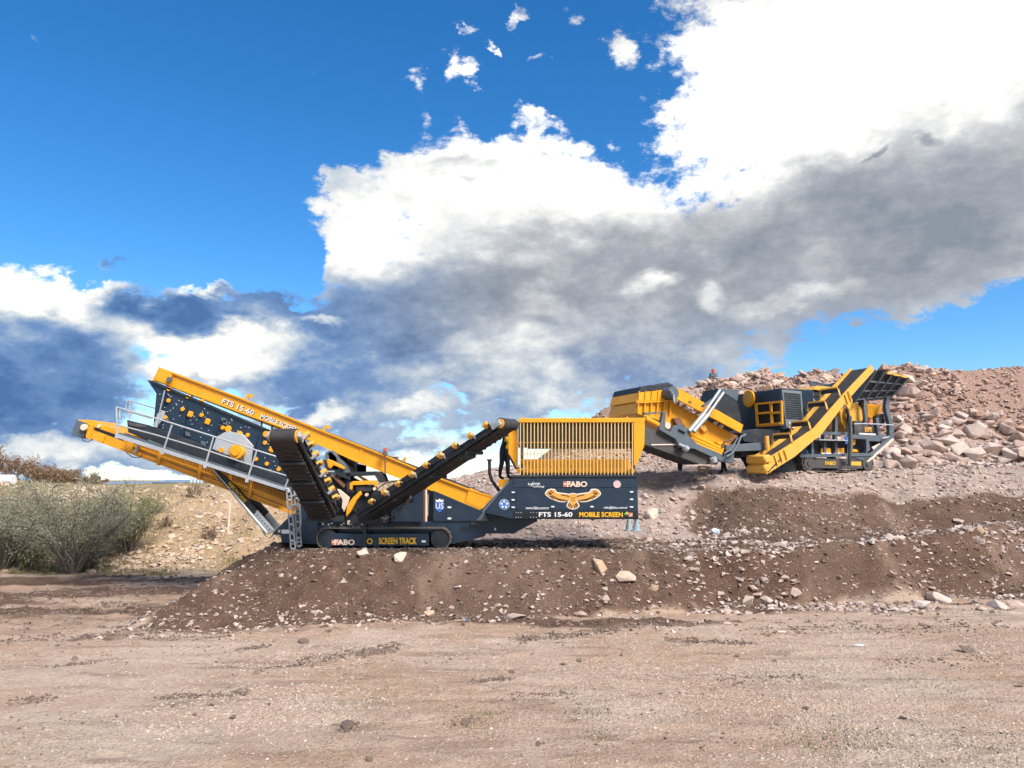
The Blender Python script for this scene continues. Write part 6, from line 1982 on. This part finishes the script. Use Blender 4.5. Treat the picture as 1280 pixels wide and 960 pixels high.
if b:
    m = MB(); m.tube([b - Vector((0, 0, 0.1)), b + Vector((0.03, 0, 1.25))], 0.05, 8)
    o = m.build('marker_post', 'cream_print', None, b, 0); tag(o, 'pale upright post standing on the left bank', 'post')


def blades(name, xs, ys, hgt, mat, label, cat):
    n = len(xs)
    zs = height(xs, ys)
    a = NR.random(n) * 6.28
    h = hgt * (0.5 + NR.random(n))
    dx, dy = np.cos(a) * 0.012, np.sin(a) * 0.012
    lx, ly = NR.normal(0, 0.35, n) * h, NR.normal(0, 0.35, n) * h
    c = np.stack([xs, ys, zs - 0.01], 1)
    v = np.stack([c - np.stack([dx, dy, 0 * dx], 1), c + np.stack([dx, dy, 0 * dx], 1), c + np.stack([lx, ly, h], 1)], 1).reshape(-1, 3)
    o = link(name, mesh_np(name, v, np.arange(3 * n).reshape(n, 3), MATS[mat]))
    tag(o, label, cat, kind='stuff')


xs, ys = pts_in(30000, -20, -5, 28, 34, lambda x, y: zones(x, y)[3] * sstep(-0.1, 0.3, fbm(x * 0.6, y * 0.8, 3, 141)))
blades('grass', xs, ys, 0.13, 'grass_blade', 'short green grass along the foot of the left bank', 'grass')
xs, ys = pts_in(9000, -26, -4, 31, 40, lambda x, y: zones(x, y)[2] * sstep(0.0, 0.35, fbm(x * 0.7 + 9, y * 0.5, 3, 143)))
blades('dry_grass', xs, ys, 0.20, 'grass_blade', 'dry straw grass over the left bank', 'grass')
gx, gy = [], []
for px, row, w, n in ((465, 880, 40, 260), (605, 902, 22, 160), (735, 886, 24, 120), (1010, 930, 30, 200), (1080, 925, 24, 180), (1150, 853, 26, 90), (400, 940, 40, 120), (20, 945, 60, 200), (745, 920, 20, 90), (1235, 935, 30, 120), (430, 832, 60, 120)):
    p = hit(px, row)
    s = w / FPX * p.y
    n *= 2
    gx.append(NR.normal(p.x, s * 0.9, n)); gy.append(NR.normal(p.y, s * 1.3, n))
blades('grass_tufts', np.concatenate(gx), np.concatenate(gy), 0.032, 'leaf_green', 'thin green grass sprouting in the packed earth in front', 'grass')

# ================================================================ things far off at the left
b = P(4, 609, 41.0)
zt0 = gz(b.x, 41.0)
m = MB(); m.cyl((b.x - 1.3, 41.0, zt0 + 0.30), (b.x + 0.55, 41.0, zt0 + 0.30), 0.27, 24)
tk = m.build('storage_tank', 'white_print', None, (b.x, 41.0, zt0), 0.04, True)
tag(tk, 'white horizontal storage tank on the skyline at the left edge', 'tank')
for dx_ in (-1.0, 0.3):
    m = MB(); m.box((b.x + dx_, 41.0, zt0 + 0.04), (0.12, 0.45, 0.16)); o = m.build('saddle', 'steel_grey', None, (b.x, 41.0, zt0)); o.parent = tk; o.location = (0, 0, 0)
paint('shed_white', (0.55, 0.60, 0.64), 0.6, dirt=0.2)
paint('shed_blue', (0.20, 0.27, 0.36), 0.6, dirt=0.2)


def shed(name, px0, px1, row_top, Y, mat, roof, label, hgt=None):
    z0 = 2.4
    a, c = P(px0, row_top, Y), P(px1, row_top, Y)
    root = empty(name, ((a.x + c.x) / 2, Y, z0), label, 'shed')
    bs = Vector(root.location)
    MB().hexa([Vector((a.x, Y, z0)), Vector((c.x, Y, z0)), Vector((c.x, Y + 14, z0)), Vector((a.x, Y + 14, z0))],
              [Vector((a.x, Y, a.z - 0.4)), Vector((c.x, Y, a.z - 0.4)), Vector((c.x, Y + 14, a.z - 0.4)), Vector((a.x, Y + 14, a.z - 0.4))]).build('wall', mat, root, bs)
    MB().hexa([Vector((a.x - .3, Y - .4, a.z - 0.4)), Vector((a.x - .3, Y + 7, a.z + .1)), Vector((a.x - .3, Y + 14.4, a.z - 0.4))],
              [Vector((c.x + .3, Y - .4, a.z - 0.4)), Vector((c.x + .3, Y + 7, a.z + .1)), Vector((c.x + .3, Y + 14.4, a.z - 0.4))]).build('roof', roof, root, bs)
    n = max(2, int((c.x - a.x) / 5))
    for i in range(n):
        x = a.x + (c.x - a.x) * (i + 0.5) / n
        m = MB(); m.box((x, Y - 0.02, z0 + (a.z - 0.4 - z0) * 0.55), (1.6, 0.1, (a.z - z0) * 0.3)); m.build('window', 'shed_blue' if mat == 'shed_white' else 'shed_white', root, bs)


shed('long_shed', 122, 190, 602.3, 150, 'shed_white', 'shed_blue', 'long low whitish shed on the far left skyline')
shed('long_shed', 190, 238, 600.5, 146, 'shed_blue', 'shed_blue', 'slate blue shed on the far skyline beside the silos')
shed('long_shed', 252, 300, 602.5, 152, 'shed_white', 'shed_blue', 'pale low shed on the skyline right of the silos')
for i, px in enumerate((239, 243.5, 248, 252)):
    a = P(px, 596.0, 140)
    m = MB(); m.cyl((a.x, 140, 2.4), (a.x, 140, a.z), 0.24, 14); m.tube([(a.x, 140, a.z), (a.x, 140, a.z + 0.2)], 0.24, 14, 0.05)
    o = m.build('silo', 'shed_white', None, (a.x, 140, 2.4), 0, True)
    tag(o, ('leftmost', 'second from left', 'third from left', 'rightmost')[i] + ' slim white silo in the row on the far skyline', 'silo', 'row of white silos')

# ================================================================ people


def cloth(name, c, rough=0.85): return paint(name, c, rough, dirt=0.15, spec=0.2, scale=6)


cloth('cloth_black', (0.018, 0.019, 0.024)); cloth('cloth_navy', (0.022, 0.028, 0.045)); cloth('cloth_yellow', (0.60, 0.38, 0.02)); cloth('shoe', (0.02, 0.018, 0.016))
paint('skin', (0.46, 0.26, 0.17), 0.55, dirt=0.0)
paint('hair', (0.025, 0.018, 0.014), 0.6, dirt=0.0)


def person(foot, H, yaw, label, lean=0.10, arms=((0.42, 0.20, 1.12), (0.36, -0.18, 1.02)), stride=0.10, top='cloth_black', low='cloth_navy', vest=None, bend=0.0):
    """one continuous skinned body; +x is the way the person faces"""
    k = H / 1.75
    V, E, Rr = [], [], []

    def jv(p, r):
        V.append((p[0] * k, p[1] * k, p[2] * k)); Rr.append(r * k * (1.28 if r > 0.036 else 1.1))
        return len(V) - 1

    def chain(a, pts):
        for p, r in pts:
            b = jv(p, r); E.append((a, b)); a = b
        return a
    pel = jv((0, 0, 0.95), 0.135)
    l1 = lean * 0.35
    chest = chain(pel, [((l1, 0, 1.10), 0.125), ((lean * 0.8, 0, 1.28), 0.150), ((lean, 0, 1.42), 0.125)])
    neck = chain(chest, [((lean + 0.02, 0, 1.51), 0.055), ((lean + 0.04, 0, 1.58), 0.062)])
    hd = chain(neck, [((lean + 0.05, 0, 1.65), 0.098), ((lean + 0.045, 0, 1.72), 0.082)])
    fc = len(V) - 2
    nose = jv((lean + 0.155, 0, 1.645), 0.014); E.append((fc, nose))
    for sd_, arm in ((1, arms[0]), (-1, arms[1])):
        sh = chain(chest, [((lean - 0.005, sd_ * 0.175, 1.41), 0.062)])
        hx, hy, hz_ = arm
        ex, ey, ez = (lean + hx) / 2 - 0.02, sd_ * 0.25, (1.41 + hz_) / 2 - 0.10
        wr = chain(sh, [((ex, ey, ez), 0.046), ((hx * 0.92, hy * 0.98, hz_ * 0.995), 0.032)])
        palm = chain(wr, [((hx + 0.03, hy, hz_ + 0.005), 0.034)])
        for q, (dy, ln) in enumerate(((-0.03, 0.075), (-0.010, 0.085), (0.010, 0.08), (0.03, 0.065))):
            chain(palm, [((hx + 0.03 + ln * 0.55, hy + dy, hz_ + 0.005), 0.010), ((hx + 0.03 + ln, hy + dy * 1.1, hz_ - 0.025), 0.009)])
        chain(wr, [((hx + 0.035, hy - sd_ * 0.045, hz_ + 0.01), 0.010), ((hx + 0.065, hy - sd_ * 0.06, hz_ + 0.0), 0.009)])
    for sd_ in (1, -1):
        st_ = stride * sd_
        hip = chain(pel, [((0, sd_ * 0.095, 0.88), 0.098)])
        kn = chain(hip, [((st_ * 0.6 + 0.03 + bend, sd_ * 0.10, 0.50), 0.062), ((st_ * 0.8, sd_ * 0.105, 0.30), 0.056), ((st_, sd_ * 0.105, 0.09), 0.040)])
        chain(kn, [((st_ + 0.07, sd_ * 0.12, 0.045), 0.042), ((st_ + 0.17, sd_ * 0.13, 0.035), 0.034)])
    me = bpy.data.meshes.new('person_frame')
    me.from_pydata(V, E, [])
    ob = bpy.data.objects.new('person_frame', me)
    COL.objects.link(ob)
    md = ob.modifiers.new('Skin', 'SKIN')
    if not me.skin_vertices: pass
    for i, sv in enumerate(me.skin_vertices[0].data):
        sv.radius = (Rr[i], Rr[i])
        sv.use_root = (i == pel)
    # flatten trunk front to back
    for i in (0, 1, 2, 3):
        me.skin_vertices[0].data[i].radius = (Rr[i] * 1.12, Rr[i] * 0.82)
    ss = ob.modifiers.new('Sub', 'SUBSURF'); ss.levels = 1; ss.render_levels = 1
    bpy.context.view_layer.update()
    dg = bpy.context.evaluated_depsgraph_get()
    out = bpy.data.meshes.new_from_object(ob.evaluated_get(dg))
    bpy.data.objects.remove(ob)
    out.name = 'person'
    for mt in (top, low, 'skin', 'shoe', vest or top): out.materials.append(MATS[mt])
    for p_ in out.polygons:
        c = p_.center / k
        p_.use_smooth = True
        if c.z > 1.515: p_.material_index = 2
        elif c.z < 0.10: p_.material_index = 3
        elif c.z < 0.96 and abs(c.y) < 0.20 and c.x < 0.25: p_.material_index = 1
        else:
            far = max((Vector((a[0], a[1], a[2])) - c).length < 0.16 for a in arms)
            p_.material_index = 2 if far else (4 if vest and 1.0 < c.z < 1.35 and c.x > lean * 0.6 + 0.03 else 0)
    o = link('person', out)
    o.location = foot
    o.rotation_euler = (0, 0, yaw)
    tag(o, label, 'person')
    bm = bmesh.new()
    bmesh.ops.create_icosphere(bm, subdivisions=2, radius=1.0)
    for v in bm.verts:
        v.co = Vector((v.co.x * 0.108 - 0.012, v.co.y * 0.098, v.co.z * 0.085)) * k
    for v in [v for v in bm.verts if v.co.x > 0.055 * k and v.co.z < 0.04 * k]: bm.verts.remove(v)
    hm = bpy.data.meshes.new('hair'); bm.to_mesh(hm); bm.free()
    hm.materials.append(MATS['hair'])
    for p_ in hm.polygons: p_.use_smooth = True
    ho = link('hair', hm, o); ho.location = ((lean + 0.035) * k, 0, 1.725 * k)
    for sd_ in (1, -1):
        bm = bmesh.new(); bmesh.ops.create_icosphere(bm, subdivisions=1, radius=0.014 * k)
        em = bpy.data.meshes.new('eye'); bm.to_mesh(em); bm.free(); em.materials.append(MATS['black_band'])
        eo = link('eye', em, o); eo.location = ((lean + 0.135) * k, sd_ * 0.035 * k, 1.665 * k)
    return o


f0 = P(630, 599.3, YC - 0.35)
person(f0, 1.76, R(-25), 'person in dark clothes standing on the step behind the hopper post, leaning to the right', 0.16, ((0.40, 0.20, 1.12), (0.40, -0.16, 1.05)), 0.10, vest='cloth_yellow')
b = hit(905, 592)
Yp = 34.2
q = P(905, 592, Yp); q.z = gz(q.x, Yp)
person(q, 1.76, R(200), 'person in black trousers walking behind the grey discharge conveyor of the crusher', 0.06, ((0.22, 0.20, 0.85), (0.12, -0.26, 0.83)), 0.17, low='cloth_black')
q = P(850, 584, 35.2); q.z = gz(q.x, 35.2)
person(q, 1.72, R(30), 'person in dark blue work clothes half hidden under the grey discharge conveyor', 0.12, ((0.35, 0.20, 1.0), (0.32, -0.18, 0.95)), 0.05, top='cloth_navy')

# yellow trestle behind the discharge conveyor
q = P(879, 590, 34.8); q.z = gz(q.x, 34.8)
tr_ = empty('trestle', q, 'low yellow steel trestle under the grey discharge conveyor', 'trestle')
m = MB(); m.box(q + Vector((0, 0, 0.30)), (0.46, 0.25, 0.06)); m.build('top_bar', 'yellow_worn', tr_, q, 0.01)
for sx in (-1, 1):
    m = MB(); m.bar(q + Vector((sx * 0.18, 0, 0.28)), q + Vector((sx * 0.20, 0, -0.03)), 0.10, 0.10, (0, 1, 0)); m.build('leg', 'yellow_worn', tr_, q)

# litter ------------------------------------------------------------------
paint('plastic_white', (0.62, 0.70, 0.78), 0.4, dirt=0.1)
paint('plastic_blue', (0.22, 0.42, 0.70), 0.4, dirt=0.1)


def crumple(name, p, sx, sy, sz, mat, seed, label, cat):
    r = random.Random(seed)
    bm = bmesh.new()
    bmesh.ops.create_icosphere(bm, subdivisions=3, radius=0.5)
    for v in bm.verts:
        v.co *= 1 + 0.28 * r.uniform(-1, 1) * (0.5 + abs(v.co.z))
        v.co = Vector((v.co.x * sx, v.co.y * sy, v.co.z * sz))
    me = bpy.data.meshes.new(name); bm.to_mesh(me); bm.free()
    me.materials.append(MATS[mat])
    o = link(name, me); o.location = Vector(p) + Vector((0, 0, sz * 0.35))
    return tag(o, label, cat)


p = hit(894, 668); crumple('plastic_bag', p, 0.34, 0.26, 0.26, 'plastic_white', 1, 'crumpled pale blue plastic bag at the foot of the dark soil hill', 'plastic bag')
p = hit(894, 673); crumple('plastic_scrap', p, 0.26, 0.16, 0.05, 'pink_print', 2, 'flat pinkish plastic scrap in front of the pale blue bag', 'litter')
p = hit(1074, 807); crumple('paper_scrap', p, 0.22, 0.16, 0.03, 'plastic_white', 3, 'flat white paper scrap on the packed earth at the right', 'litter')
p = hit(977, 790); crumple('paper_scrap', p, 0.20, 0.18, 0.03, 'cream_print', 4, 'pale paper scrap lying nearer the mound than the white one', 'litter')
p = hit(583, 776); crumple('paper_scrap', p, 0.22, 0.14, 0.04, 'plastic_blue', 5, 'bluish plastic scrap at the mound foot below the chassis', 'litter')
p = hit(547.5, 686)
bo = empty('plastic_bottle', p, 'small clear-blue plastic bottle standing at the near track idler', 'bottle')
m = MB(); m.tube([p, p + Vector((0, 0, 0.02)), p + Vector((0, 0, 0.14)), p + Vector((0, 0, 0.19))], 0.05, 12, 0.02); m.build('body', 'plastic_white', bo, p, 0, True)
m = MB(); m.cyl(p + Vector((0, 0, 0.185)), p + Vector((0, 0, 0.215)), 0.022, 10); m.build('cap', 'plastic_blue', bo, p)
m = MB(); m.cyl(p + Vector((0, 0, 0.07)), p + Vector((0, 0, 0.11)), 0.046, 12); m.build('label', 'blue_print', bo, p)
